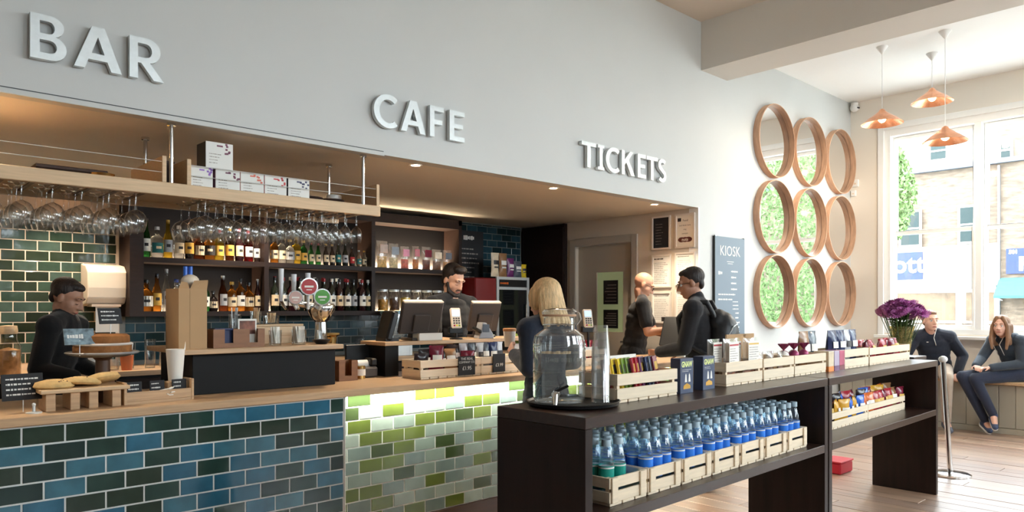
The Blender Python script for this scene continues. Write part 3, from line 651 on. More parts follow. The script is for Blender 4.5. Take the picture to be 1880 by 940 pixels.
for i, (yy, zz, s) in enumerate(((3.90, 2.92, .07), (3.925, 2.80, .06))):
    t = thing('wall_sensor', ('white wall sensor box, upper of two beside the mirrors', 'white wall switch box, lower of two beside the mirrors')[i], 'sensor', (XW, yy, zz)); MB().box(-.03, 0, -s/2, s/2, 0, s*1.3).build('housing', WHITE, t, bevel=.004); MB().box(-.033, -.03, -s/5, s/5, s*.4, s*.7).build('button', CREAMP, t)

# ================================================================== WINDOW BENCH
bn = thing('window_bench', 'grey-green panelled window bench with oak seat along the window wall', 'bench', (9.42, 1.0, 0)); BNM = mat('bench_paint', (166, 158, 142), .6)
MB().box(-.16, .215, -4.9, 2.94, 0, .53).build('carcass', BNM, bn); MB().box(-.22, .225, -4.95, 2.95, .53, .565).build('seat', OAK, bn, bevel=.004); MB().box(-.185, -.165, -4.9, 2.94, 0, .06).build('plinth', BNM, bn)
me_b = MB().box(-.012, 0, -.075, .075, .065, .525).mesh('panel_board', bevel=.003); me_b.materials.append(BNM)
for k in range(26): inst(me_b, 'board', bn, (-.16, 2.86-k*.155, 0))
# ================================================================== DISPLAY UNITS (two, end to end, turned slightly off the bar)
UA = math.radians(1.85); UX, UY, UT = 1.89, 1.672, .975
def U(lx, ly, z=UT):     # point on the run of units: lx along the front, ly in from the front edge
    return (UX+lx*math.cos(UA)-ly*math.sin(UA), UY+lx*math.sin(UA)+ly*math.cos(UA), z)
for i in range(2):
    t = thing('display_unit', ('dark stained open display unit nearest the bar, bottled water on its shelf', 'dark stained open display unit by the window, crisps on its shelf')[i], 'shelf unit', U(i*2.06, 0, 0), UA, 'dark display units')
    W = 2.045 if i == 0 else 1.95
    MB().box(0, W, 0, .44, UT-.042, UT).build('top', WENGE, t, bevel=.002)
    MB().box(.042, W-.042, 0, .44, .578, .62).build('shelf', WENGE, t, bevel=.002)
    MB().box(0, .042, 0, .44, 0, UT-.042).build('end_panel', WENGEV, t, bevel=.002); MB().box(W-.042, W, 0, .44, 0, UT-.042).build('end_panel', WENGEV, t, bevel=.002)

# ------------------------------------------------------------------ wooden crates
CR = {}
def slat(name, sx, sy, sz, m):
    k = (round(sx, 3), round(sy, 3), round(sz, 3), m.name)
    if k not in CR:
        CR[k] = MB().box(-sx/2, sx/2, -sy/2, sy/2, -sz/2, sz/2).mesh(name, bevel=.0015); CR[k].materials.append(m)
    return CR[k]
def crate(loc, rz, L_, D, H_, label, group, post=False, cat='crate'):
    """open slatted crate, origin at the front left bottom corner; two slats per long side, solid ends with a hand slot, base slats"""
    t = thing('wooden_crate', label, cat, loc, rz, group); th = .009; gap = .012
    hs = (H_-.012-gap)/2
    for y in (th/2, D-th/2):
        for z in (.012+hs/2, H_-hs/2): inst(slat('slat', L_, th, hs, PINE), 'slat', t, (L_/2, y, z))
    for x in (th/2, L_-th/2):
        for z in (.012+hs/2, H_-hs/2): inst(slat('slat', th, D-2*th, hs, PINEY), 'slat', t, (x, D/2, z))
        for y in (th+.009, D-th-.009): inst(slat('corner_post', .018, .018, H_-.014, PINE), 'corner_post', t, (x+(.014 if x < L_/2 else -.014), y, H_/2+.006))
    if post:
        for x in (.02, L_-.04): inst(slat('batten', .036, .008, H_-.012, PINE), 'batten', t, (x+.006, -.004, H_/2+.006))
    n = max(3, int(L_/.062)); w = L_/n
    for k in range(n): inst(slat('base_slat', w-.007, D-.001, .011, PINEY), 'base_slat', t, (w*(k+.5), D/2, .0058))
    return t
# ---- water bottles in the seven crates of the lower shelf
PET = thin('pet_plastic', (.80, .91, .97), .05, .05, body=(.5, .7, .85), edge=(.6, .74, .82), boost=1.8); LBLUE = mat('label_blue', (44, 124, 224), .4, var=.1, vscale=20); LTEAL = mat('label_teal', (20, 150, 135), .4, var=.1, vscale=20)
CAPM = mat('cap_pale_blue', (170, 190, 202), .5); WATERC = thin('bottled_water', (.80, .90, .96), .0, .05)
me_pet = lathe_mesh('bottle_body', [(.024, 0), (.0275, .006), (.0275, .085), (.0270, .095), (.0275, .102), (.0262, .108), (.0240, .123), (.0185, .140), (.0145, .152), (.0145, .160)], PET, 16)
me_lab = lathe_mesh('label', [(.0279, .032), (.0279, .1)], LBLUE, 16); me_lab2 = lathe_mesh('label', [(.0279, .032), (.0279, .1)], LTEAL, 16)
for m_ in (me_lab, me_lab2):
    bm = bmesh.new(); bm.from_mesh(m_); bmesh.ops.delete(bm, geom=[f for f in bm.faces if len(f.verts) > 4], context='FACES'); bm.to_mesh(m_); bm.free()
me_cap = lathe_mesh('cap', [(.0168, .156), (.0168, .174), (.0155, .176)], CAPM, 14)
me_band = lathe_mesh('label_band', [(.0281, .092), (.0281, .0965)], CHALKW, 16)
def bottle_water(loc, teal, label):
    t = thing('water_bottle', label, 'bottle', loc, R.uniform(0, 6), 'bottled water on the lower shelf'); t.scale = (1.09, 1.09, 1.27)
    inst(me_pet, 'body', t); lb = inst(me_lab2 if teal else me_lab, 'label', t); inst(me_cap, 'cap', t); inst(me_band, 'print_band', lb)
CW = .243
for c_ in range(7):
    cx = .20+c_*CW
    crate(U(cx, .05, .62), UA, CW-.006, .33, .105, 'pine bottle crate, %s along the lower shelf from the water jar end' % NTH[c_], 'crates of bottled water', post=True)
    for j in range(5):
        for i in range(3):
            if c_ == 0 and i == 2 and j == 0: continue
            teal = c_ == 0 and i < 2
            bottle_water(U(cx+.052+i*.068+R.uniform(-.003, .003), .05+.052+j*.057+R.uniform(-.003, .003), .634+(.035 if j % 2 and 0 else 0)), teal,
                         '%s water bottle, %s crate from the jar, %s row back, %s' % ('teal-labelled' if teal else 'blue-labelled', NTH[c_], NTH[j], ('left', 'middle', 'right')[i]))
# ---- crisps on the second unit's lower shelf
def bag_mesh(name, w, h, d, m, seed, crimp=.014):
    r = random.Random(seed); nx, nz = 8, 10; b = MB(); vs = []; fs = []
    for side in (-1, 1):
        for k in range(nz+1):
            v = k/nz
            for i in range(nx+1):
                u = i/nx
                f = max(0, math.sin(PI*u))**.55*max(0, math.sin(PI*v))**.5
                f *= 1+r.uniform(-.18, .18)
                xx = (u-.5)*w*(1-.10*math.sin(PI*v))+r.uniform(-.002, .002); vs.append((xx, side*d/2*f, v*h))
    n1 = (nx+1)*(nz+1)
    for side in (0, 1):
        for k in range(nz):
            for i in range(nx):
                a = side*n1+k*(nx+1)+i; q = (a, a+1, a+nx+2, a+nx+1); fs.append(q if side == 0 else q[::-1])
    me = b.add(vs, fs).mesh(name, .9); me.materials.append(m); return me
PK = {n: mat('packet_'+n, c, .25, var=.18, vscale=18) for n, c in dict(black=(40, 30, 34), gold=(214, 160, 50), blue=(40, 100, 200), orange=(220, 110, 50), red=(170, 36, 50), maroon=(120, 30, 52), silver=(190, 192, 198), cream=(224, 206, 178), purple=(112, 52, 104), green=(120, 150, 60), yellow=(226, 196, 50), navy=(40, 52, 92), slate=(84, 92, 104), brown=(150, 110, 76), pink=(190, 90, 120), white=(226, 224, 220)).items()}
PRINT = {n: mat('print_'+n, c, .5) for n, c in dict(white=(235, 232, 226), red=(180, 40, 50), gold=(220, 180, 90), dark=(50, 44, 44)).items()}
def packet(loc, rz, w, h, d, colour, label, group, tilt=0, seed=0, prt='white', name='snack_packet', cat='packet'):
    t = thing(name, label, cat, loc, rz, group); t.rotation_euler = (tilt, 0, rz)
    bo = inst(bag_mesh('bag', w, h, d, PK[colour], seed), 'bag', t)
    b = MB(); r = random.Random(seed+5)
    # printed panel following the bulge of the front
    n = 6
    for z0, z1, ww in ((.50, .68, .62), (.36, .42, .5)):
        vs = []
        for k in range(n+1):
            u = .5+(k/n-.5)*ww
            for v in (z0, z1): vs.append(((u-.5)*w, -d/2*(math.sin(PI*u)**.55)*(math.sin(PI*v)**.5)*1.2-.002, v*h))
        b.add(vs, [(2*k, 2*k+2, 2*k+3, 2*k+1) for k in range(n)])
    b.build('print', PRINT[prt], t, smooth=1)
    bb = MB()
    for z in (0, h-.012): bb.box(-w/2*.98, w/2*.98, -.0025, .0025, z, z+.012)
    bb.build('crimped_seal', PK[colour], t)
    return t
crate(U(2.06+.10, .165, .62), UA, .94, .19, .10, 'long front pine crate of crisp packets on the window unit shelf', 'crates of snacks'); crate(U(2.06+1.045, .165, .62), UA, .72, .19, .10, 'far pine crate of crisp packets on the window unit shelf', 'crates of snacks')
cr = ['orange', 'gold', 'black', 'maroon', 'black', 'gold', 'gold', 'blue', 'gold', 'blue', 'orange', 'orange', 'red', 'red', 'maroon', 'red', 'brown', 'maroon']
for k, c_ in enumerate(cr):
    for j in range(2):
        cc = c_ if j == 0 else cr[(k*5+3) % len(cr)]
        packet(U(2.06+.15+k*.094, .21+j*.075, .635), UA+R.uniform(-.3, .3), .115, .15+.02*j, .05, cc, '%s crisp packet, %s row, %s on the window unit shelf' % (cc, ('front', 'back')[j], ORD[k]), 'crisps on the window unit shelf', R.uniform(-.15, .15), k*7+j, 'gold' if cc in ('red', 'maroon', 'black') else 'white', 'crisp_packet')

# ------------------------------------------------------------------ on top of the units
tr = thing('round_tray', 'black round tray under the glass water dispenser', 'tray', (2.115, 1.935, UT)); MB().lathe([(.15, 0), (.178, .006), (.182, .018), (.178, .018), (.172, .010), (.0, .006)], n=48).build('pan', BLACK, tr, smooth=.5)
MB().lathe([(.180, .016), (.185, .019), (.180, .021)], n=48, close=False).build('rim', BLACK, tr)
jr = thing('water_dispenser', 'large glass water dispenser jar with clip lid and tap on a black tray', 'drink dispenser', (2.075, 1.97, UT+.0095))
JG = thin('jar_glass', (.95, .97, .97), .015, .03, body=(.8, .85, .85), edge=(.74, .77, .77), boost=2.2)
MB().lathe([(.085, 0), (.098, .006), (.102, .03), (.102, .235), (.096, .262), (.075, .278), (.062, .286), (.060, .33), (.064, .336), (.064, .342)], n=40, close=False).build('jar', JG, jr, smooth=.6)
MB().lathe([(.086, .004), (.095, .010), (.098, .03), (.098, .195), (.0, .195)], n=40).build('water', thin('jar_water', (.95, .97, .98), .0, .02, edge=(.85, .9, .92)), jr, smooth=.6)
MB().lathe([(.066, .344), (.068, .352), (.060, .362), (.03, .368), (.0, .369)], n=32).build('lid', JG, jr, smooth=.6); MB().lathe([(.0655, .336), (.0675, .340), (.0655, .344)], n=32, close=False).build('gasket', mat('rubber_seal', (190, 150, 120), .6), jr)
cl = [(.0, .0, 0)]; b = MB(); d_ = Vector((.734, -.679, 0)); 
b.tube([tuple(d_*.066+Vector((0, 0, .30))), tuple(d_*.085+Vector((0, 0, .325))), tuple(d_*.078+Vector((0, 0, .35))), tuple(d_*.05+Vector((0, 0, .366)))], .003); b.lathe([(.0645, .302), (.066, .304), (.0645, .306)], n=32, close=False); b.build('wire_clip', CHROME, jr)
for z in (.07, .12, .20, .215, .225): MB().lathe([(.1022, z), (.1036, z+.003), (.1022, z+.006)], n=40, close=False).build('moulded_ring', JG, jr)
dt = Vector((-.679*.75-.2, -.734*.75, 0)).normalized(); b = MB()
p0 = dt*.10+Vector((0, 0, .045)); b.cone(p0, p0+dt*.035, .014, .012); b.cone(p0+dt*.03, p0+dt*.045, .017, .015); b.caps(p0+dt*.04, p0+dt*.055+Vector((0, 0, -.035)), .010, .008); b.build('tap', CHROME, jr, smooth=.7)
MB().caps(p0+dt*.038+Vector((0, 0, .012)), p0+dt*.05+Vector((.035, -.03, .034)), .006, .005).build('tap_lever', BLACK, jr, smooth=.7)
# moulded word band
b = MB(); rr = random.Random(2)
for k in range(26):
    a = math.radians(195+k*5); c0 = Vector((math.cos(a), math.sin(a), 0))*.1028
    if k % 7 == 6: continue
    M = Matrix.Translation(c0+Vector((0, 0, .172))) @ Matrix.Rotation(a, 4, 'Z'); b.obox(M, .002, .006, rr.uniform(.010, .018))
b.build('embossed_band', JG, jr)
me_cup = lathe_mesh('cup', [(.027, 0), (.028, .002), (.037, .125), (.038, .127)], PLASTIC, 24); cups = Vector((2.208, 1.872, UT+.0095))
bm = bmesh.new(); bm.from_mesh(me_cup); bmesh.ops.delete(bm, geom=[f for f in bm.faces if len(f.verts) > 4 and f.calc_center_median().z > .1], context='FACES'); bm.to_mesh(me_cup); bm.free()
for k in range(7):
    o = inst(me_cup, 'plastic_cup', None, (cups.x, cups.y, cups.z+.0005+.127+k*.029), (PI, 0, 0)); tag(o, 'clear plastic cup upside down in the stack by the jar, %s from the bottom' % NTH[k], 'cup', 'stacked clear cups')
# crate of chocolate bars
crate((2.265, 1.835, UT), UA, .43, .20, .115, 'pine crate of chocolate bars beside the stacked cups', 'crates on the display units')
for k, c_ in enumerate(['maroon', 'maroon', 'yellow', 'yellow', 'green', 'green', 'red', 'red', 'purple', 'navy', 'slate', 'maroon']):
    t = thing('chocolate_bar', '%s wrapped chocolate bar, %s in the crate by the cups' % (c_, ORD[k]), 'chocolate', (2.30+k*.031, 1.90+.004*(k % 3), UT+.022), .5, 'chocolate bars in the crate'); t.rotation_euler = (-.18, .0, .45)
    MB().box(-.042, .042, -.006, .006, 0, .15).build('wrapper', PK[c_], t, bevel=.002); MB().box(-.03, .03, -.0068, -.006, .09, .125).build('print', PRINT['gold' if c_ in ('maroon', 'red', 'purple') else 'dark'], t)
# big white open box and two display boxes
t = thing('white_box', 'open white cardboard display box behind the GNAW boxes', 'box', (2.62, 2.03, UT), .1); b = MB(); b.box(-.12, .14, 0, .006, 0, .15); b.box(.134, .14, 0, .075, 0, .15); b.box(-.12, -.114, 0, .075, 0, .10); b.box(-.12, .14, 0, .075, 0, .006); b.build('body', PAPER, t); MB().box(-.12, .14, .075, .08, 0, .165).build('back_flap', PAPER, t)
GN = mat('gnaw_navy', (50, 62, 92), .5, var=.08, vscale=8); LIME = mat('gnaw_lime', (224, 232, 150), .6)
for i, (x, y, l) in enumerate(((2.775, 1.855, 'navy GNAW display box nearest the chocolate crate'), (2.985, 1.875, 'navy GNAW display box in front of the bagged sweets crate'))):
    t = thing('display_box', l, 'box', (x, y, UT), .03+UA, 'GNAW display boxes'); MB().box(-.055, .055, 0, .05, 0, .155).build('carton', GN, t, bevel=.001)
    text('GNAW', .034, LIME, t, (0, -.0006, .128), bold=.0012, sx=.82); scribble(t, PRINT['white'], -.04, .04, .095, .108, -.0004, 2, i, .25, 'print', .8)
    b = MB()
    for q in (-.018, .012): b.prism([(q+.0, .05), (q+.018, .05), (q+.014, .08), (q+.009, .088), (q+.004, .08)], -.0008, -.0002)
    b.build('picture', PRINT['white'], t); MB().prism([(-.03, .02), (.03, .02), (.028, .035), (.0, .045), (-.028, .035)], -.0008, -.0002).build('picture', PK['gold'], t)
# crates with bags further along
crate(U(1.255, .165), UA, .37, .20, .115, 'pine crate of clear sweet bags with white labels', 'crates on the display units'); crate(U(1.64, .165), UA, .355, .20, .115, 'pine crate of small clear bags in the middle of the display', 'crates on the display units'); crate(U(2.005, .165), UA, .42, .20, .115, 'pine crate with purple foil twists before the coffee bags', 'crates on the display units')
def label_bag(loc, rz, w, h, d, label, group, fill=(150, 90, 60), lab=True, top='red', seed=0):
    t = thing('clear_bag', label, 'bag', loc, rz, group); inst(bag_mesh('bag', w, h, d, CLEARB, seed), 'bag', t)
    m = MATS.get('fill_%d_%d_%d' % fill) or mat('fill_%d_%d_%d' % fill, fill, .7, var=.5, vscale=50); inst(bag_mesh('contents', w*.9, h*.42, d*.8, m, seed+3), 'contents', t, (0, 0, .004))
    if lab:
        MB().box(-w*.36, w*.36, -d/2*1.22-.003, -d/2*1.22-.002, h*.22, h*.93).build('label', PAPER, t); scribble(t, GREYINK, -w*.3, w*.3, h*.28, h*.8, -d/2*1.22-.003, 9, seed, .25, 'print', .85)
        MB().box(-w*.33, w*.33, -d/2*1.22-.0036, -d/2*1.22-.003, h*.84, h*.88).build('print', PRINT[top], t)
    return t
CLEARB = thin('clear_film', (.93, .93, .93), .10, .08, body=(.8, .78, .76))
for k, (lx, tp) in enumerate(((1.30, 'red'), (1.37, 'red'), (1.475, 'red'), (1.575, 'gold'))):
    label_bag(U(lx, .21+.05*((k+1) % 2), UT+.02), UA+R.uniform(-.1, .1), .15 if k else .13, .205, .035, 'clear labelled sweet bag, %s in the crate by the GNAW boxes' % ORD[k], 'clear sweet bags', seed=k+20, top=tp)
for k, lx in enumerate((1.50, 1.585, 1.68)):
    t = thing('paper_bag', 'brown kraft paper bag, %s behind the clear sweet bags' % ORD[k], 'bag', U(lx+.1, .325, UT+.018), UA, 'kraft bags behind the crates'); inst(bag_mesh('bag', .13, .215, .05, KRAFT, k+40), 'bag', t); MB().box(-.06, .06, -.004, .004, .205, .222).build('folded_top', KRAFT, t)
for k, lx in enumerate((1.69, 1.75, 1.81, 1.87, 1.93)): label_bag(U(lx, .215+.03*(k % 2), UT+.02), UA+R.uniform(-.2, .2), .085, .125, .03, 'small clear bag without label, %s in the middle crate' % ORD[k], 'small clear bags', (170, 130, 110), False, seed=k+60)
PURF = mat('purple_foil', (150, 60, 100), .3, .3, var=.3, vscale=20)
for k in range(6):
    t = thing('foil_twist', 'purple foil wrapped sweet, %s in the crate before the coffee bags' % ORD[k], 'sweet', U(2.05+k*.065, .25+.03*(k % 2), UT+.075), k*.9, 'purple foil twists'); MB().ball((0, 0, .035), (.03, .03, .028), 10, 7).build('body', PURF if k % 3 else PK['white'], t, smooth=2)
    b = MB()
    for a in range(6): M = Matrix.Translation((0, 0, .062)) @ Matrix.Rotation(a*1.05, 4, 'Z') @ Matrix.Rotation(.6, 4, 'X'); b.add([M @ Vector(v) for v in ((0, 0, 0), (.022, 0, .045), (-.022, 0, .045))], [(0, 1, 2)])
    b.build('twist', PURF, t)
ORB = mat('tea_orange', (230, 140, 70), .6); LIL = mat('tea_lilac', (186, 170, 190), .6)
for k, (lx, m2) in enumerate(((2.49, ORB), (2.575, PK['purple']), (2.655, PK['maroon']))):
    t = thing('gift_box', ('cream and orange gift box beside the far crates', 'lilac gift box with purple base in the middle of three', 'pink gift box with dark red base before the far crate')[k], 'box', U(lx, .16), UA, 'gift boxes'); MB().box(-.038, .038, 0, .09, .03, .12).build('carton', [PK['cream'], LIL, PK['pink']][k], t, bevel=.001); MB().box(-.0385, .0385, -.0005, .0905, 0, .03).build('base_band', m2, t)
crate(U(2.71, .165), UA, .40, .20, .12, 'pine crate of dark coffee bags near the window end', 'crates on the display units'); crate(U(3.13, .165), UA, .80, .20, .115, 'long pine crate with red packets at the window end of the display', 'crates on the display units')
for k, (lx, c_) in enumerate(((2.40, 'brown'), (2.50, 'slate'), (2.72, 'navy'), (2.84, 'navy'), (2.94, 'silver'), (3.04, 'navy'))):
    packet(U(lx, .29 if k < 2 else .25, UT+(.0 if k < 2 else .02)), UA+R.uniform(-.1, .1), .12, .24 if k < 2 else .22, .06, c_, '%s coffee bag, %s of the standing bags on the display' % (c_, ORD[k]), 'coffee bags on the display', 0, 80+k, 'dark' if c_ == 'silver' else 'white', 'coffee_bag', 'bag')
for k in range(9):
    packet(U(3.19+k*.08, .22+.04*(k % 2), UT+.03), UA+R.uniform(-.5, .5), .10, .135, .045, 'red' if k % 3 else 'maroon', 'red snack packet, %s in the long crate at the window end' % ORD[k], 'red packets at the window end', R.uniform(-.3, .3), 100+k, 'gold')
# flowers
vs_ = thing('flower_vase', 'clear glass vase with yellow wrap holding purple chrysanthemums', 'vase', (6.27, 2.18, UT))
pl = thing('flower_plinth', 'slim dark plinth carrying the flower vase behind the display unit', 'plinth', (6.27, 2.18, 0)); MB().box(-.12, .12, -.12, .12, 0, UT-.03).build('column', WENGEV, pl, bevel=.003); MB().box(-.14, .14, -.14, .14, UT-.03, UT).build('top', WENGE, pl, bevel=.003)
MB().lathe([(.05, 0), (.056, .006), (.07, .16), (.075, .215), (.072, .215), (.06, .03), (.0, .012)], n=28).build('glass', GLASS, vs_, smooth=.6)
MB().lathe([(.058, .015), (.075, .12), (.086, .20), (.096, .235)], n=14, close=False).build('paper_wrap', thin('yellow_cellophane', (.95, .84, .42), .12, .1, body=(.9, .75, .3), edge=(.8, .66, .25)), vs_)
fl = thing('flower_bouquet', 'bunch of purple chrysanthemums standing in the vase', 'flowers', (6.27, 2.18, UT+.03))
FP = mat('petal_purple', (176, 98, 160), .7, var=.3, vscale=60); FG = mat('stem_green', (70, 96, 44), .6, var=.3, vscale=30)
me_fl = MB(); fr = random.Random(3)
for ring, (n, r_, up) in enumerate(((16, .040, .25), (14, .032, .7), (10, .022, 1.15), (6, .012, 1.5))):
    for k in range(n):
        a = 2*PI*k/n+ring*.3; d = Vector((math.cos(a)*math.cos(up), math.sin(a)*math.cos(up), math.sin(up))); s = Vector((-math.sin(a), math.cos(a), 0))*.006
        me_fl.add([d*.008-s*.5, d*.008+s*.5, d*(r_+.01)+s, d*(r_+.018), d*(r_+.01)-s], [(0, 1, 2, 3, 4)])
me_fl = me_fl.mesh('bloom', weld=False); me_fl.materials.append(FP)
for k in range(46):
    a = k*2.4; rr = .0135*math.sqrt(k)*1.85; p = Vector((rr*math.cos(a), rr*math.sin(a), .395-rr*rr*4+fr.uniform(-.012, .012)))
    MB().cone((p.x*.25, p.y*.25, .01), tuple(p), .0025, n=5).build('stem', FG, fl)
    inst(me_fl, 'bloom', fl, p, (fr.uniform(-.2, .2)-p.y*5, p.x*5, fr.uniform(0, 6)))
lm = MB()
for k in range(420):
    a = fr.uniform(0, 6.3); z = fr.uniform(.06, .34); q_ = fr.uniform(.01, .03+.16*max(0, z-.1)); M = Matrix.Translation((q_*math.cos(a), q_*math.sin(a), z)) @ Matrix.Rotation(a, 4, 'Z') @ Matrix.Rotation(-fr.uniform(0, .8), 4, 'Y'); lm.add([M @ Vector(v) for v in ((0, 0, 0), (.035, -.016, .004), (.075, 0, 0), (.035, .016, .004))], [(0, 1, 2, 3)])
lm.build('leaves', FG, fl, weld=False)
# chrome barrier post behind the unit end
t = thing('barrier_post', 'chrome barrier post with round base behind the end of the display unit', 'post', (6.65, 1.94, 0)); MB().lathe([(.15, 0), (.15, .012), (.13, .022), (.03, .03), (.0, .03)], n=36).build('base', CHROME, t, smooth=.5); MB().cone((0, 0, .03), (-.045, .04, .92), .02, n=18).build('pole', CHROME, t, smooth=.7); MB().ball((-.045, .04, .94), (.034, .034, .028), 16, 10).build('cap', WHITE, t, smooth=3)
t = thing('red_box', 'small red box on the floor behind the display unit leg', 'box', (6.1, 2.62, 0)); MB().box(-.12, .12, -.08, .08, 0, .09).build('body', mat('red_plastic', (190, 30, 50), .5), t, bevel=.01); MB().box(-.125, .125, -.085, .085, .09, .105).build('lid', MATS['red_plastic'], t, bevel=.004)
# small statue card on the sill
t = thing('figurine', 'small dark figurine standing before a pale card on the window sill', 'figurine', (9.58, 1.98, 1.03)); MB().box(.01, .016, -.12, .06, 0, .20).build('card', PAPER, t)
b = MB(); b.ball((-.02, -.02, .165), .016); b.caps((-.02, -.02, .145), (-.02, -.02, .08), .022, .018); b.caps((-.02, -.005, .135), (-.02, .03, .10), .009, .008); b.caps((-.02, .03, .10), (-.02, .0, .075), .008, .007); b.caps((-.02, -.035, .135), (-.02, -.07, .10), .009, .008); b.caps((-.02, -.07, .10), (-.02, -.04, .075), .008, .007); b.caps((-.02, -.012, .08), (-.02, -.012, .01), .011, .009); b.caps((-.02, -.03, .08), (-.02, -.03, .01), .011, .009); b.box(-.045, .005, -.05, .01, 0, .008)
b.build('figure', mat('bronze_dark', (84, 66, 54), .4, .4), t, smooth=1)
# ================================================================== THINGS ON THE BAR, left to right
def chalk_sign(x, y, z, w, h, rz, tilt, label, rows=3, seed=0, stick=True, lines=None, m=None):
    t = thing('chalkboard_sign', label, 'sign', (x, y, z), rz); bz = .05 if stick else 0
    if stick: MB().cone((0, .004, 0), (0, .004, bz+.02), .002, n=6).build('stick', STEEL, t)
    bo = MB().box(-w/2, w/2, -.003, .003, 0, h).build('board', m or CHALK, t, loc=(0, 0, bz), rot=(tilt, 0, 0))
    if lines:
        for s, sz, q in lines: text(s, sz, CHALKW, bo, (0, -.0034, h*q))
    else: scribble(bo, CHALKW, -w*.4, w*.4, h*.12, h*.9, -.003, rows, seed, .35)
    return t
chalk_sign(.575, 3.62, ZC, .15, .11, .1, -.2, 'black chalkboard price sign on a stand at the left end of the bar', 4, 2)
t = thing('steel_holder', 'small steel sign holder at the left end of the bar', 'holder', (.60, 3.55, ZC)); MB().lathe([(.03, 0), (.03, .004), (.006, .007), (.006, .03)], n=16).build('base', STEEL, t, smooth=.6); MB().ball((0, 0, .035), .008).build('knob', STEEL, t)
# cookie board on blocks
t = thing('serving_board', 'pale wooden serving board raised on wooden blocks', 'board', (.79, 3.60, ZC)); MB().box(-.17, .17, -.07, .13, .075, .092).build('top', OAKP, t, bevel=.003)
for x in (-.13, -.04, .03, .12): MB().box(x-.018, x+.018, -.05, .10, 0, .075).build('block', OAK, t, bevel=.002)
CK = mat('cookie_dough', (206, 172, 116), .85, var=.2, vscale=30, bump=.4, bscale=40); CHIP = mat('chocolate_chip', (80, 50, 34), .5)
for i, (x, y, z, tl) in enumerate(((-.105, 0, .0925, 0), (.0, .01, .097, -.16), (.085, .03, .105, -.3))):
    t = thing('cookie', ('large flat cookie lying at the left of the board', 'large cookie leaning in the middle of three', 'large cookie tilted at the right of the three')[i], 'cookie', (.79+x, 3.62+y, ZC+z)); t.rotation_euler = (0, -tl, i)
    MB().lathe([(.0, 0), (.07, .0), (.078, .008), (.07, .026), (.03, .036), (.0, .038)], n=20).build('body', CK, t, smooth=1)
    b = MB(); rr = random.Random(i)
    for k in range(12): a = rr.uniform(0, 6); q = rr.uniform(.01, .06); b.ball((q*math.cos(a), q*math.sin(a), .037-q*.15), .004, 6, 4)
    b.build('chocolate_chips', CHIP, t)
# cake stand, cake and its cards
cs = thing('cake_stand', 'grey ceramic cake stand on a dark wooden foot', 'cake stand', (.915, 3.80, ZC)); MB().lathe([(.0, .205), (.10, .208), (.150, .222), (.155, .228), (.15, .232), (.10, .219), (.0, .217)], n=40).build('plate', mat('grey_ceramic', (150, 150, 152), .25), cs, smooth=.6); MB().lathe([(.065, 0), (.065, .012), (.034, .03), (.03, .19), (.045, .207)], n=24).build('foot', mat('walnut_foot', (84, 58, 42), .5, var=.2, vscale=8, stretch=(5, 5, 1)), cs, smooth=.6)
ck = thing('sponge_cake', 'two-layer brown sponge cake with cream filling on the stand', 'cake', (.915, 3.80, ZC+.2195)); SP = mat('sponge', (140, 90, 46), .85, var=.3, vscale=25, bump=.4, bscale=40)
MB().lathe([(.118, 0), (.122, .006), (.122, .036), (.118, .042)], n=32).build('layer', SP, ck, smooth=.7); MB().lathe([(.121, .042), (.126, .047), (.121, .053)], n=32).build('cream', mat('whipped_cream', (214, 204, 196), .6), ck, smooth=.7); MB().lathe([(.112, .053), (.114, .06), (.112, .085), (.10, .093), (.0, .096)], n=32).build('layer', SP, ck, smooth=.7)
PHOTO = mat('photo_card', (120, 140, 150), .5, var=.7, vscale=40)
chalk_sign(.945, 3.78, ZC+.31, .105, .075, .25, -.25, 'black label card on a stick standing in the cake', 3, 12); chalk_sign(.80, 3.70, ZC+.22, .12, .075, .05, -.35, 'blue-grey picture card on a stick beside the cake', 1, 3, m=PHOTO)
# small wooden tray with three labels
t = thing('sachet_tray', 'small wooden tray with raised ends in front of the black servery', 'tray', (1.095, 3.60, ZC), .06); MB().box(-.15, .15, -.03, .07, 0, .012).build('base', OAK, t); MB().box(-.15, .15, -.03, -.02, .012, .055).build('front', OAK, t, bevel=.002); MB().box(-.15, .15, .06, .07, .012, .055).build('back', OAK, t, bevel=.002)
for x in (-.155, .142): MB().box(x, x+.013, -.032, .072, 0, .10).build('end', OAK, t, bevel=.002)
for i, x in enumerate((-.10, .0, .10)): chalk_sign(1.095+x, 3.605+x*.06, ZC+.05, .065, .048, .06, -.1, ('small black label at the left of the wooden tray', 'small black label in the middle of the wooden tray', 'small black label at the right of the wooden tray')[i], 2, 30+i, False)
b = MB(); rr = random.Random(5)
tgn = thing('sugar_sachets', 'white sugar sachets piled in the small wooden tray', 'sachets', (1.095, 3.59, ZC+.012))
for k in range(9): M = Matrix.Translation((rr.uniform(-.05, .06), rr.uniform(.0, .03), .018+k*.003)) @ Euler((rr.uniform(-.5, .5), rr.uniform(-.5, .5), rr.uniform(0, 3))).to_matrix().to_4x4(); MB().obox(M, .05, .02, .004).build('sachet', PAPER, tgn)
# white paper jug
t = thing('paper_jug', 'tall white paper jug standing before the black servery', 'jug', (1.195, 3.665, ZC+.0)); MB().lathe([(.030, .085), (.031, .087), (.042, .235), (.043, .237), (.041, .235), (.028, .09)], n=20, close=False).build('body', PAPER, t, smooth=.6); MB().box(-.045, .045, -.04, .04, 0, .085).build('stand', OAK, t, bevel=.003); MB().add([(.03, -.03, .235), (.046, .0, .232), (.043, -.012, .275)], [(0, 1, 2)]).build('spout', PAPER, t)
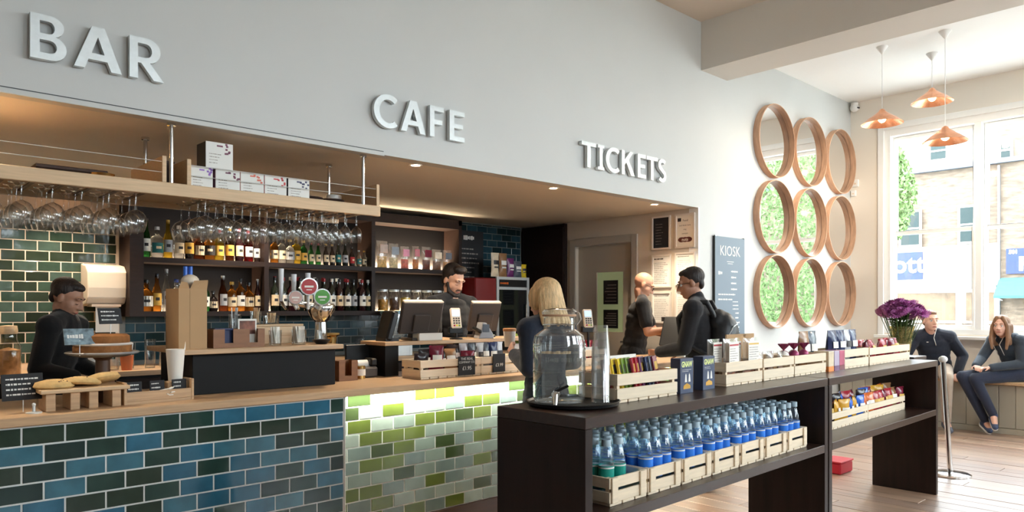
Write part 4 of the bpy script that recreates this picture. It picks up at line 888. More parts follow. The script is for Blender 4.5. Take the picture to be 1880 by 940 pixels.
# kraft carton with open flaps
t = thing('kraft_carton', 'tall brown cardboard carton with open flaps on the servery top', 'carton', (1.305, 3.745, ZC+.23), .15); t.scale = (.86, 1, 1); hb = .30; b = MB()
b.box(-.085, .085, 0, .004, 0, hb); b.box(-.085, .085, .126, .13, 0, hb); b.box(-.085, -.081, .004, .126, 0, hb); b.box(.081, .085, .004, .126, 0, hb); b.box(-.081, .081, .004, .126, 0, .004); b.build('body', KRAFT, t)
b = MB(); b.add([(-.085, 0, hb), (-.02, 0, hb), (-.04, -.012, hb+.03), (-.075, -.01, hb+.035)], [(0, 1, 2, 3)]); b.add([(-.018, 0, hb), (.085, 0, hb), (.085, -.01, hb+.045), (.0, -.012, hb+.04)], [(0, 1, 2, 3)]); b.add([(.085, 0, hb), (.085, .13, hb), (.10, .12, hb+.04), (.10, .01, hb+.04)], [(0, 1, 2, 3)]); b.build('flap', KRAFT, t)
MB().box(-.0190, -.0175, -.0006, .0, .0, hb).build('seam', mat('card_seam', (130, 100, 70), .8), t)
t = thing('straw_bundle', 'white lids and blue rolls sticking out of the kraft carton', 'cups', (1.30, 3.81, ZC+.24), 0); MB().ball((.02, .02, .33), (.045, .04, .035)).build('lid', CREAMP, t, smooth=2); MB().ball((-.04, .01, .31), (.02, .02, .03)).build('lid', GLASS, t, smooth=2)
for q in (.0, .025): MB().cone((q, .03, .05), (q, .03, .405), .011, n=10).build('roll', PK['blue'], t, smooth=.7)
# wooden caddy with napkins
def caddy(loc, rz, w, d, h, label, slots, m=None):
    t = thing('napkin_caddy', label, 'caddy', loc, rz); m = m or mat('caddy_brown', (136, 92, 60), .5, var=.15, vscale=8, stretch=(1, 6, 6)); MB().box(-w/2, w/2, 0, d, 0, .006).build('base', m, t); MB().box(-w/2, w/2, d-.006, d, .006, h).build('back', m, t)
    for x in (-w/2, w/2-.006): MB().box(x, x+.006, .006, d-.006, .006, h).build('side', m, t)
    b = MB(); n = len(slots); edges = [-w/2] + [v for c in slots for v in (c-.022, c+.022)] + [w/2]
    for k in range(0, len(edges), 2): b.box(edges[k], edges[k+1], 0, .006, .006, h)
    for c in slots: b.box(c-.022, c+.022, 0, .006, .006, h*.25)
    b.build('front', m, t); return t
caddy((1.54, 3.745, ZC+.23), 0, .27, .14, .095, 'brown wooden napkin caddy with two slots on the servery', (-.055, .075))
caddy((2.25, 3.87, ZC), 0, .125, .10, .12, 'small brown wooden caddy with one slot right of the servery', (0,), MATS['caddy_brown'])
t = thing('photo_card', 'white bordered photo card standing in the napkin caddy', 'card', (1.60, 3.79, ZC+.237), 0); MB().box(-.05, .05, 0, .002, .0, .14).build('card', PAPER, t); MB().box(-.042, .042, -.001, 0, .06, .13).build('photo', mat('portrait_photo', (120, 70, 50), .5, var=.8, vscale=25), t)
t = thing('napkins', 'stack of dark folded napkins in the wooden caddy', 'napkins', (1.47, 3.77, ZC+.237)); MB().box(-.05, .05, 0, .08, 0, .085).build('stack', PK['navy'], t, bevel=.004); MB().box(-.048, .048, .002, .078, .085, .092).build('top_napkin', PK['navy'], t)
def tumbler(x, y, z, r, h, label, fillm, n, fr_, lid=False, seed=0, name='glass_tumbler', cat='glass'):
    t = thing(name, label, cat, (x, y, z)); MB().lathe([(r*.86, 0), (r*.9, .003), (r, h), (r*.96, h), (r*.85, .006), (0, .006)], n=18).build('glass', GLASS, t, smooth=.6)
    rr = random.Random(seed)
    if fillm:
        g = thing('stirrers' if fr_ < 0 else 'sachets', label.split(' of ')[-1] + ' standing in the ' + label.split(' of ')[0], 'sachets' if fr_ > 0 else 'stirrers', (x, y, z+.007))
        for k in range(n):
            a = rr.uniform(0, 6.28); q = rr.uniform(0, r*.55); tl = rr.uniform(-.16, .16)
            M = Matrix.Translation((q*math.cos(a), q*math.sin(a), h*.6)) @ Matrix.Rotation(tl, 4, 'X') @ Matrix.Rotation(tl*.7, 4, 'Y') @ Matrix.Rotation(a, 4, 'Z')
            MB().obox(M, *((.005, .0015, h*1.15) if fr_ < 0 else (.024, .004, h*1.05))).build('stick' if fr_ < 0 else 'sachet', fillm, g)
    return t
STIR = mat('birch_stirrer', (222, 190, 150), .7)
tumbler(1.745, 3.77, ZC+.23, .035, .085, 'glass tumbler on the servery of white sugar tubes', PAPER, 12, 1, seed=1); tumbler(1.895, 3.80, ZC+.23, .042, .085, 'wide glass tumbler beside the taps of white sachets', PAPER, 16, 1, seed=2)
bx = thing('wooden_box', 'pale wooden box behind the sugar glasses on the servery', 'box', (1.85, 3.98, ZC+.23)); MB().box(-.16, .16, 0, .14, 0, .10).build('body', OAKP, bx, bevel=.003); MB().box(-.165, .165, -.005, .145, .10, .112).build('lid', OAKP, bx, bevel=.003); MB().box(-.15, .15, -.0015, 0, .045, .05).build('groove', OAK, bx)
tumbler(1.745, 4.02, ZC+.342, .032, .075, 'small glass on the wooden box of wooden stirrers', STIR, 18, -1, seed=3); tumbler(1.84, 4.03, ZC+.342, .048, .05, 'low wide glass on the wooden box of short wooden sticks', STIR, 22, -1, seed=4); 
tumbler(1.66, 4.10, ZC+.23, .035, .17, 'tall glass behind the caddy of metal spoons', STEEL, 8, -1, seed=6)
t = thing('pinch_dish', 'small dark dish at the right end of the servery top', 'dish', (2.035, 3.80, ZC+.23)); MB().lathe([(.03, 0), (.05, .02), (.052, .026), (.046, .024), (.0, .006)], n=20).build('bowl', BLACK, t, smooth=.6); MB().lathe([(.03, .0), (.028, .006), (.0, .007)], n=16).build('foot', BLACK, t)
for i, (x, y, l) in enumerate(((1.975, 3.93, 'clear glass tumbler beside the tap tower'), (2.09, 3.90, 'clear glass tumbler at the servery end'))): tumbler(x, y, ZC+.23, .032, .075, l, None, 0, 1)
# beer taps
bt = thing('beer_tap', 'chrome beer tap tower with three round badges', 'beer tap', (2.165, 4.05, ZC+.23)); 
MB().cone((0, 0, 0), (0, 0, .13), .04, .034, 24).build('column', CHROME, bt, smooth=.7); MB().lathe([(.035, .12), (.06, .15), (.082, .19), (.085, .22), (.075, .232), (.0, .24)], n=28).build('dome', CHROME, bt, smooth=.9)
MB().caps((-.06, -.02, .215), (-.20, -.05, .235), .022, .018, 14).build('arm', CHROME, bt, smooth=.9)
TAPR = mat('badge_red', (176, 30, 34), .3); TAPG = mat('badge_green', (70, 150, 40), .3)
def badge(x, z, r, m, lab, y=-.09):
    g = MB().lathe([(r, -.008), (r, .008)], n=28).build('badge', CHROME, bt, loc=(x, y, z), rot=(PI/2, 0, -.3), smooth=.6); o = MB().lathe([(r*.86, .0), (r*.86, .0095)], n=28).build('badge_face', m, g)
    b = MB(); b.box(-r*.5, r*.5, -r*.1, r*.12, .0095, .0100); b.box(-r*.3, r*.3, -r*.4, -r*.3, .0095, .0100); b.build('badge_print', PAPER, g); MB().cone((x, y+.01, z-r), (x*.9, y*.6, .20), .009, n=10).build('badge_stem', WHITE, bt)
badge(-.125, .33, .052, TAPR, 'red'); badge(-.20, .265, .042, mat('badge_rose', (196, 160, 150), .3), 'rose', -.07); badge(-.05, .27, .05, TAPG, 'green', -.11)
for x, h in ((-.255, .20), (-.175, .17), (-.085, .18)):
    hp = MB().cone((x, 0, .235), (x, 0, .235+h), .010, .016, 14).build('tap_handle', mat('tap_handle_white', (225, 226, 230), .3) if 'tap_handle_white' not in MATS else MATS['tap_handle_white'], bt, smooth=.7); MB().cone((x, -.0, .24), (x, -.06, .20), .011, .008, 10).build('spout', CHROME, hp)
# bits between the servery and the tills
t = thing('menu_screen', 'small black screen standing on the counter between servery and tills', 'screen', (2.50, 4.14, ZC)); MB().box(-.11, .11, 0, .02, .03, .20).build('screen', BLACK, t, bevel=.004); MB().box(-.05, .05, -.03, .06, 0, .03).build('stand', BLACK, t)
gd = thing('glass_dispenser', 'tall clear drink dispenser with steel frame behind the till', 'drink dispenser', (3.98, 5.90, .90), 0)
MB().box(-.11, .11, 0, .14, .12, .40).build('tank', PLASTIC, gd); MB().box(-.12, .12, -.01, .15, .40, .43).build('lid', mat('lid_teal', (110, 150, 165), .4), gd, bevel=.004)
for x in (-.1, .1): MB().cone((x, -.03, 0), (x, -.03, .40), .012, n=10).build('leg', STEEL, gd)
MB().box(-.13, .13, -.04, .16, 0, .10).build('base', STEEL, gd, bevel=.004); MB().cone((0, -.01, .17), (0, -.05, .16), .012).build('tap', CHROME, gd)
t = thing('espresso_cups', 'upturned glass tumbler by the tiled splashback behind the tap', 'glass', (3.55, 5.90, .90)); MB().lathe([(.05, 0), (.05, .004), (.042, .17), (.0, .175)], n=18).build('glass', GLASS, t, smooth=.6); MB().lathe([(.052, 0), (.053, .004), (.05, .006)], n=18, close=False).build('rim', GLASS, t)
t = thing('ornate_stand', 'ornate brass bottle opener stand at the servery end', 'stand', (2.20, 3.98, ZC)); MB().lathe([(.035, 0), (.03, .02), (.014, .04), (.02, .10), (.012, .14), (.024, .20), (.03, .26)], n=16).build('column', MATS['brass'], t, smooth=.8); MB().lathe([(.03, .26), (.05, .275), (.045, .285), (.0, .287)], n=16).build('dish', MATS['brass'], t, smooth=.8)
t = thing('card_machine', 'grey countertop printer with paper roll beside the till post', 'printer', (2.435, 3.98, ZC)); MB().box(-.07, .07, -.04, .08, 0, .07).build('body', DGREY, t, bevel=.012); MB().cone((-.055, .02, .085), (.03, .02, .085), .025, n=16).build('paper_roll', PAPER, t, smooth=.7); MB().box(.02, .07, -.03, .06, .07, .12).build('head', BLACK, t, bevel=.01)
t = thing('gold_tin', 'small gold tin with white label on the counter left of the till', 'tin', (2.375, 3.94, ZC)); MB().lathe([(.03, 0), (.03, .075), (.026, .08)], n=18).build('body', MATS['brass'], t, smooth=.6); MB().lathe([(.0304, .02), (.0304, .06)], n=18, close=False).build('label', PAPER, t)
# raised till shelf
ts = thing('till_shelf', 'raised oak till shelf on black supports above the counter', 'shelf', (3.2, 4.0, ZC)); MB().box(-.66, .95, -.08, .22, .195, .22).build('top', OAK, ts, bevel=.003)
for x in (-.64, .1, .8): MB().box(x, x+.10, -.05, .2, 0, .195).build('support', BLACKP, ts)
def till(x, y, rz, w, label, screen=False):
    t = thing('till', label, 'till', (x, y, ZC+.22), rz); MB().box(-.08, .08, -.05, .12, 0, .018).build('base', DGREY, t, bevel=.004); MB().obox(Matrix.Translation((0, .05, .07)) @ Matrix.Rotation(-.2, 4, 'X'), .09, .04, .13); 
    MB().obox(Matrix.Translation((0, .03, .07)) @ Matrix.Rotation(.25, 4, 'X'), .11, .05, .13).build('neck', DGREY, t, bevel=.004)
    mo = MB().box(-w/2, w/2, -.015, .02, -.11, .11).build('monitor', DGREY, t, bevel=.008, loc=(0, -.02, .15), rot=(.35, 0, 0)); MB().box(-w/2+.004, w/2-.004, -.018, .022, .108, .122).build('bezel', CREAMP, mo, bevel=.004); MB().box(-.06, .06, -.03, -.015, -.09, .03).build('rear_cover', DGREY, mo, bevel=.005); MB().box(-w/2+.015, w/2-.015, .02, .022, -.09, .095).build('screen', emis('till_glow', (120, 150, 190), .5) if 'till_glow' not in MATS else MATS['till_glow'], mo)
    return t
till(2.86, 4.0, -.15, .30, 'dark till monitor seen from behind, left of the barista'); till(3.52, 4.12, -.25, .24, 'dark till monitor right of the barista behind the card reader')
t = thing('scanner_cowl', 'black shroud on the left edge of the left till', 'scanner', (2.64, 4.05, ZC+.22)); MB().obox(Matrix.Translation((0, 0, .10)) @ Matrix.Rotation(.3, 4, 'Y'), .05, .14, .2).build('hood', BLACK, t, bevel=.012); MB().box(-.05, .05, -.06, .06, 0, .02).build('foot', BLACK, t)
def reader(x, y, z, rz, hgt, label):
    t = thing('card_reader', label, 'card reader', (x, y, z), rz); MB().lathe([(.045, 0), (.045, .008), (.012, .014)], n=20).build('base', BLACK, t, smooth=.6); MB().cone((0, 0, .01), (0, .0, hgt-.08), .010, n=12).build('stem', BLACK, t); MB().box(-.05, .05, -.01, .04, hgt-.12, hgt-.075).build('bracket', BLACK, t, bevel=.004)
    bo = MB().box(-.036, .036, -.014, .014, 0, .145).build('body', CREAMP, t, bevel=.006, loc=(0, -.01, hgt-.085), rot=(-.3, 0, 0)); MB().box(-.026, .026, -.0155, -.014, .085, .13).build('screen', emis('reader_screen', (150, 190, 235), 1.0) if 'reader_screen' not in MATS else MATS['reader_screen'], bo)
    for r_ in range(4):
        for c_ in range(3): MB().box(-.024+c_*.018, -.012+c_*.018, -.017, -.014, .012+r_*.017, .022+r_*.017).build('key', [PK['red'], PK['yellow'], PK['green']][c_] if r_ == 0 else DGREY, bo)
reader(3.14, 3.96, ZC+.22, -.35, .16, 'cream card reader on a stand in front of the barista'); reader(4.24, 3.72, ZC, -.5, .37, 'cream card reader on a tall stand above the stacked cups')
t = thing('receipt_pad', 'white folded paper pad lying on the till shelf', 'paper', (2.90, 3.95, ZC+.22), -.1); MB().box(-.09, .09, -.03, .06, 0, .045).build('pad', PAPER, t, bevel=.004); MB().box(-.088, .088, -.032, .0, .045, .049).build('flap', PAPER, t)
t = thing('till_phone', 'grey desk phone with small screen beside the right till', 'phone', (3.40, 3.97, ZC+.22), -.3); MB().prism([(-.06, 0), (.06, 0), (.05, .035), (.0, .11), (-.03, .115), (-.05, .03)], -.05, .05).build('body', mat('grey_plastic', (150, 152, 158), .4), t, bevel=.004); MB().box(-.03, .02, -.054, -.05, .045, .10).build('screen', PK['slate'], t); MB().caps((-.055, -.06, .05), (-.055, .05, .07), .014, .014).build('handset', BLACK, t, smooth=1)
# crates on the counter with their signs
crate((2.60, 3.625, ZC), 0, .48, .20, .115, 'pine crate of dark dried snacks with the 1.95 price sign', 'crates on the bar counter'); crate((3.085, 3.63, ZC), 0, .33, .20, .115, 'pine crate of silver pouches with the 3.99 price sign', 'crates on the bar counter'); crate((3.42, 3.635, ZC), 0, .40, .20, .115, 'pine crate beside the blonde woman on the bar counter', 'crates on the bar counter'); crate((3.95, 3.64, ZC), 0, .42, .20, .12, 'pine crate of red packets behind the stacked cups', 'crates on the bar counter')
chalk_sign(2.955, 3.618, ZC+.008, .135, .12, 0, 0, 'black sign reading THE REAL COMPANY CO 1.95 on the pine crate', stick=False, lines=(('THE REAL', .023, .86), ('COMPANY CO.', .019, .68), ('£1.95', .034, .36))); chalk_sign(3.235, 3.622, ZC+.012, .105, .12, 0, 0, 'black price sign reading 3.99 on the middle pine crate', stick=False, lines=(('£3.99', .030, .38),))
for k in range(7): packet((2.65+k*.062, 3.70+.04*(k % 2), ZC+.02), R.uniform(-.4, .4), .10, .14+.02*(k % 3), .045, ('black', 'black', 'maroon', 'black', 'brown', 'black', 'maroon')[k], 'dark dried snack packet, %s in the 1.95 crate' % ORD[k], 'dark packets on the bar', R.uniform(-.3, .3), 200+k, 'white')
for k in range(6): packet((3.03+k*.062, 3.74, ZC+.02), R.uniform(-.15, .15), .075, .185, .04, ('silver', 'slate', 'silver', 'slate', 'navy', 'silver')[k], '%s pouch, %s in the 3.99 crate' % (('silver', 'slate', 'silver', 'slate', 'navy', 'silver')[k], ORD[k]), 'pouches on the bar', R.uniform(-.1, .1), 220+k, 'dark' if k in (0, 2, 5) else 'white')
for k in range(5): packet((3.47+k*.075, 3.72, ZC+.02), R.uniform(-.3, .3), .10, .13, .045, ('navy', 'gold', 'purple', 'navy', 'gold')[k], '%s packet, %s in the crate by the blonde woman' % (('navy', 'gold', 'purple', 'navy', 'gold')[k], ORD[k]), 'packets by the blonde woman', R.uniform(-.4, .4), 240+k, 'gold')
for k in range(5): packet((4.01+k*.075, 3.73, ZC+.02), R.uniform(-.3, .3), .11, .17, .05, ('maroon', 'red', 'maroon', 'red', 'maroon')[k], '%s packet, %s in the crate behind the cups' % (('maroon', 'red', 'maroon', 'red', 'maroon')[k], ORD[k]), 'red packets behind the cups', R.uniform(-.3, .3), 260+k, 'white')
# kiosk till in front of the bald man
t = thing('kiosk_till', 'black tilted kiosk till screen with white side edge before the bald man', 'till', (5.64, 3.86, ZC), .35); MB().box(-.14, .12, -.09, .09, 0, .012).build('base', STEEL, t, bevel=.004); MB().cone((0, 0, .01), (0, 0, .12), .022, n=12).build('stem', BLACK, t)
MB().prism([(-.16, .10), (.10, .06), (.12, .33), (.03, .36)], -.14, .14).build('housing', BLACK, t, bevel=.008); MB().prism([(.10, .06), (.125, .056), (.145, .33), (.12, .335)], -.13, .13).build('white_panel', WHITE, t, bevel=.003); MB().prism([(.045, .085), (.085, .08), (.10, .325), (.065, .335)], -.146, -.1405).build('white_panel', WHITE, t)
b = MB(); b.tube([(.0, -.02, .06), (.05, -.09, .04), (.02, -.12, .01), (-.05, -.1, .02)], .004); b.build('cable', CREAMP, t)

# ================================================================== BACK BAR BOTTLES
BM = {}
def glassm(n, c, tr=1.0, rough=.06): BM[n] = mat('bottle_'+n, c, rough, trans=tr, ior=1.36); return BM[n]
for n, c in dict(amber=(216, 140, 50), clear=(232, 236, 232), blue=(60, 190, 215), green=(50, 130, 60), yellow=(236, 200, 60), red=(190, 40, 40), rum=(120, 60, 30)).items(): glassm(n, c)
BM['wine'] = mat('bottle_wine', (24, 30, 24), .07, coat=.5); BM['dark'] = mat('bottle_dark', (34, 24, 22), .08, coat=.5); BM['redwine'] = mat('bottle_redwine', (40, 16, 20), .08, coat=.5)
LAB = {n: mat('bottle_label_'+n, c, .7, var=.12, vscale=40) for n, c in dict(white=(232, 226, 214), cream=(222, 200, 164), teal=(40, 110, 110), black=(40, 38, 40), gold=(206, 160, 70), red=(170, 40, 40), grey=(170, 170, 172)).items()}
CAPS = {n: mat('bottle_cap_'+n, c, .35) for n, c in dict(black=(28, 26, 26), gold=(200, 160, 70), red=(150, 30, 36), white=(220, 216, 208), blue=(40, 80, 170), steel=(190, 190, 190)).items()}
SHAPES = {  # profile radius, height fractions
 'spirit': (lambda r, h: [(r*.94, 0), (r, .006), (r, h*.60), (r*.9, h*.66), (r*.45, h*.74), (r*.36, h*.78), (r*.36, h*.93)]),
 'wine': (lambda r, h: [(r*.94, 0), (r, .006), (r, h*.60), (r*.85, h*.66), (r*.48, h*.72), (r*.38, h*.76), (r*.38, h*.95)]),
 'squat': (lambda r, h: [(r*.9, 0), (r, .006), (r*1.02, h*.45), (r*.95, h*.58), (r*.5, h*.70), (r*.32, h*.74), (r*.32, h*.90)]),
 'slim': (lambda r, h: [(r*.94, 0), (r, .006), (r, h*.50), (r*.8, h*.6), (r*.45, h*.74), (r*.42, h*.95)])}
BC = {}
def bottle(x, y, z, shape, r, h, glass, lab, cap, label, group, lz=(.16, .48), name='bottle'):
    k = (shape, r, h, glass, lab, cap)
    t = thing(name, label, 'bottle', (x, y, z), R.uniform(0, .6)-.3, group)
    if k not in BC:
        body = lathe_mesh('bottle_body', SHAPES[shape](r, h), BM[glass], 14, .8); c_ = lathe_mesh('cap', [(r*.40, h*.90), (r*.42, h*.905), (r*.42, h*.99), (r*.38, h)], CAPS[cap], 12, .6)
        b = MB(); vs = []
        for i in range(9):
            a = math.radians(200+i*17.5); vs += [(r*1.012*math.cos(a), r*1.012*math.sin(a), h*lz[0]), (r*1.012*math.cos(a), r*1.012*math.sin(a), h*lz[1])]
        l_ = b.add(vs, [(2*i, 2*i+2, 2*i+3, 2*i+1) for i in range(8)]).mesh('label', 1); l_.materials.append(LAB[lab])
        p = MB(); vs = []
        for i in range(5):
            a = math.radians(245+i*12.5); vs += [(r*1.02*math.cos(a), r*1.02*math.sin(a), h*(lz[0]*.6+lz[1]*.4)), (r*1.02*math.cos(a), r*1.02*math.sin(a), h*(lz[0]*.35+lz[1]*.65))]
        p_ = p.add(vs, [(2*i, 2*i+2, 2*i+3, 2*i+1) for i in range(4)]).mesh('label_print', 1); p_.materials.append(LAB['black' if lab in ('white', 'cream', 'gold', 'grey') else 'cream'])
        BC[k] = (body, c_, l_, p_)
    body, c_, l_, p_ = BC[k]; inst(body, 'body', t); inst(c_, 'cap', t); l2 = inst(l_, 'label', t); inst(p_, 'label_print', l2)
    return t
SZ1, SZ0 = 1.29+.465, 1.29+.04
def row(x0, x1, y, z, specs, where, group):
    n = len(specs); cnt = {}
    for i, sp in enumerate(specs):
        x = x0+(x1-x0)*i/(n-1)
        d = {'amber': 'amber', 'clear': 'clear glass', 'blue': 'bright blue', 'green': 'green glass', 'yellow': 'yellow', 'red': 'red', 'rum': 'brown', 'wine': 'dark green', 'dark': 'dark', 'redwine': 'dark red'}[sp[3]]
        bottle(x, y+R.uniform(-.01, .015), z, *sp, label='%s bottle, %s %s' % (d, ORD[i], where), group=group)
S = 'spirit'
row(1.80, 2.70, 6.19, SZ1, [('slim', .032, .31, 'green', 'white', 'black'), (S, .046, .25, 'clear', 'teal', 'steel'), ('slim', .034, .31, 'yellow', 'grey', 'gold'), (S, .04, .27, 'clear', 'cream', 'white'), (S, .036, .28, 'dark', 'gold', 'black'), ('squat', .045, .24, 'rum', 'cream', 'black'), ('squat', .045, .25, 'amber', 'black', 'gold'), (S, .040, .26, 'yellow', 'gold', 'red'), (S, .036, .28, 'rum', 'gold', 'gold'), (S, .036, .28, 'redwine', 'cream', 'red'), (S, .040, .27, 'red', 'grey', 'red'), ('slim', .028, .25, 'dark', 'grey', 'black')], 'on the upper left shelf', 'spirits on the upper left shelf')
row(2.86, 3.78, 6.19, SZ1, [(S, .036, .24, 'amber', 'cream', 'black'), (S, .038, .24, 'clear', 'cream', 'white'), ('squat', .042, .22, 'clear', 'grey', 'gold'), (S, .040, .25, 'yellow', 'gold', 'gold'), (S, .032, .22, 'green', 'gold', 'gold'), ('slim', .026, .20, 'green', 'cream', 'red'), ('slim', .026, .20, 'green', 'cream', 'red'), ('slim', .026, .20, 'dark', 'cream', 'gold'), ('slim', .026, .20, 'dark', 'cream', 'gold'), ('slim', .028, .22, 'wine', 'teal', 'black'), ('slim', .028, .22, 'wine', 'grey', 'black'), ('slim', .028, .19, 'dark', 'red', 'black'), ('slim', .026, .16, 'clear', 'teal', 'steel'), ('slim', .026, .16, 'clear', 'cream', 'gold')], 'on the upper middle shelf', 'bottles on the upper middle shelf')
row(1.80, 2.70, 6.19, SZ0, [('squat', .052, .25, 'amber', 'white', 'black'), ('slim', .034, .30, 'amber', 'gold', 'black'), ('slim', .032, .34, 'clear', 'grey', 'steel'), (S, .04, .26, 'clear', 'cream', 'blue'), (S, .04, .27, 'clear', 'white', 'red'), ('squat', .046, .24, 'blue', 'grey', 'blue'), (S, .040, .25, 'green', 'white', 'white'), ('squat', .038, .17, 'dark', 'cream', 'black'), ('slim', .036, .30, 'rum', 'grey', 'white'), (S, .040, .25, 'amber', 'cream', 'gold'), (S, .040, .28, 'amber', 'white', 'black'), ('squat', .046, .25, 'amber', 'cream', 'black'), ('slim', .028, .28, 'redwine', 'cream', 'white')], 'on the lower left shelf', 'spirits on the lower left shelf')
row(2.84, 3.79, 6.14, SZ0, [('wine', .037, .30, ('wine', 'wine', 'redwine')[k % 3], ('cream', 'white', 'grey', 'white')[k % 4], ('black', 'red', 'white', 'black', 'red')[k % 5]) for k in range(13)], 'in the front row of the wine shelf', 'wine bottles front row')
row(2.88, 3.75, 6.24, SZ0, [('wine', .037, .31, ('wine', 'redwine')[k % 2], ('white', 'cream')[k % 2], ('red', 'black', 'white')[k % 3]) for k in range(12)], 'in the back row of the wine shelf', 'wine bottles back row')
# coffee bags and jars in the right bay
for k, (c_, w, h) in enumerate((('gold', .13, .27), ('cream', .12, .25), ('pink', .10, .23), ('orange', .08, .24), ('maroon', .12, .24), ('brown', .12, .22), ('white', .11, .22))):
    x = 3.98+k*.135; t = label_bag((x, 6.2, SZ1), R.uniform(-.1, .1), w, h, .05, 'clear pouch of %s, %s on the lit upper right shelf' % (('granola', 'nuts', 'pink sweets', 'orange sweets', 'dark sweets', 'brown sweets', 'mixed snacks')[k], ORD[k]), 'pouches on the lit shelf', ((214, 170, 100), (226, 200, 150), (210, 110, 90), (214, 130, 60), (120, 60, 40), (130, 80, 50), (200, 140, 70))[k], False, seed=300+k)
    MB().box(-w*.36, w*.36, -.036, -.035, h*.55, h*.86).build('label', PK[('brown', 'slate', 'pink', 'red', 'maroon', 'cream', 'slate')[k]], t)
for k in range(7):
    t = thing('storage_jar', 'clear jar of %s, %s on the lower right shelf' % (('honey sweets', 'cocoa', 'lemon slices', 'green tea', 'coffee beans', 'dark tea', 'herbs')[k], ORD[k]), 'jar', (3.99+k*.135, 6.2, SZ0), 0, 'jars on the lower right shelf'); MB().lathe([(.05, 0), (.052, .004), (.052, .17), (.046, .185), (.046, .195)], n=18, close=False).build('glass', GLASS, t, smooth=.6)
    MB().lathe([(.048, .004), (.049, .11+.01*(k % 3)), (.0, .12+.01*(k % 3))], n=16).build('contents', mat('jar_fill_%d' % k, ((226, 160, 70), (90, 60, 46), (220, 190, 80), (130, 140, 70), (60, 40, 34), (70, 48, 40), (110, 110, 60))[k], .7, var=.4, vscale=60), t, smooth=.8); MB().lathe([(.05, .193), (.05, .212), (.0, .215)], n=18).build('lid', STEEL, t, smooth=.6)
# drinks cooler and packets above it
fr = thing('drinks_cooler', 'small black countertop cooler with silver frame right of the barista', 'fridge', (5.49, 6.05, .90)); MB().box(-.24, .24, -.12, .28, 0, .80).build('body', BLACK, fr, bevel=.004)
b = MB(); b.box(-.245, -.21, -.14, -.12, 0, .80); b.box(.21, .245, -.14, -.12, 0, .80); b.box(-.21, .21, -.14, -.12, .77, .80); b.box(-.21, .21, -.14, -.12, .66, .69); b.build('frame', STEEL, fr)
MB().box(-.21, .21, -.128, -.122, .03, .66).build('glass_door', mat('dark_glass', (24, 26, 28), .05, coat=.5), fr); MB().box(-.21, .21, -.126, -.12, .69, .77).build('sign_panel', BLACK, fr); scribble(fr, PK['orange'], -.18, .0, .71, .75, -.126, 1, 3, .6, 'sign_print'); MB().cone((.19, -.15, .3), (.19, -.15, .5), .008).build('handle', CHROME, fr)
t = thing('red_machine', 'dark red drinks machine behind the barista', 'machine', (5.085, 6.0, .90)); MB().box(-.15, .15, -.1, .2, .48, .78).build('hood', mat('deep_red', (120, 24, 26), .4), t, bevel=.01); MB().box(-.15, .15, -.08, .2, 0, .48).build('body', BLACK, t, bevel=.006); MB().cone((0, -.12, .40), (0, -.12, .48), .02).build('nozzle', CHROME, t)
for k, (x, c_, h, prt) in enumerate(((5.28, 'cream', .26, 'dark'), (5.395, 'brown', .26, 'white'), (5.51, 'purple', .21, 'white'), (5.62, 'slate', .18, 'white'), (5.71, 'yellow', .15, 'dark'))): packet((x, 5.98, 1.702), R.uniform(-.15, .15), .115 if k < 4 else .08, h, .05, c_, '%s popcorn packet, %s on top of the cooler' % (c_, ORD[k]), 'packets on the cooler', 0, 400+k, prt)
for k, (x, c_) in enumerate(((3.85, 'green'), (3.98, 'maroon'), (4.10, 'black'))): packet((x, 4.12, ZC), R.uniform(-.15, .15), .11, .24, .05, c_, '%s tall packet, %s beside the woman on the counter' % (c_, ORD[k]), 'tall packets on the counter', 0, 420+k, 'white')
t = thing('plate_stack', 'low stack of cream plates on the till shelf end', 'plates', (3.88, 4.0, ZC+.22)); 
for k in range(3): MB().lathe([(.05, k*.009), (.085, .012+k*.009), (.083, .014+k*.009), (.0, .004+k*.009)], n=28).build('plate', CREAMP, t, smooth=.6)
# left end of the back bar
pd = thing('towel_dispenser', 'cream paper towel dispenser on the tiled back wall', 'dispenser', (1.515, 6.385, 1.37)); pts = [(0, .02), (-.03, 0), (-.16, .02), (-.20, .06), (-.21, .14), (-.21, .26), (-.15, .31), (.0, .33)]
o = MB().prism([(-y, z) for y, z in pts], -.14, .13).build('cover', CREAMP, pd, bevel=.008, seg=2); o.rotation_euler = (0, 0, PI/2); o.scale = (-1, 1, 1)
MB().box(-.10, .10, -.205, -.06, -.004, .016).build('slot', mat('dispenser_shadow_line', (190, 170, 150), .5), pd); MB().box(-.06, .10, -.14, -.137, -.20, .0).build('paper_sheet', PAPER, pd)
t = thing('kilner_jar', 'glass jar of brown biscuits with wooden lid at the far left', 'jar', (.86, 5.95, .90)); MB().lathe([(.07, 0), (.075, .008), (.075, .20), (.05, .24), (.05, .28)], n=24, close=False).build('glass', GLASS, t, smooth=.6); MB().lathe([(.068, .006), (.07, .17), (.0, .19)], n=20).build('contents', mat('biscuits', (190, 140, 90), .8, var=.4, vscale=30), t, smooth=.8); MB().lathe([(.052, .28), (.055, .30), (.05, .335), (.0, .34)], n=20).build('lid', OAKP, t, smooth=.6)
for k, (x, y) in enumerate(((1.12, 6.0), (1.24, 5.95), (1.36, 6.0), (1.50, 5.93), (1.62, 6.0), (1.75, 5.93), (1.88, 6.02), (2.02, 5.95), (2.16, 6.0))): tumbler(x, y, .90, .04, .16+.03*(k % 3), 'clear tall glass, %s on the back counter' % ORD[k], None, 0, 1)
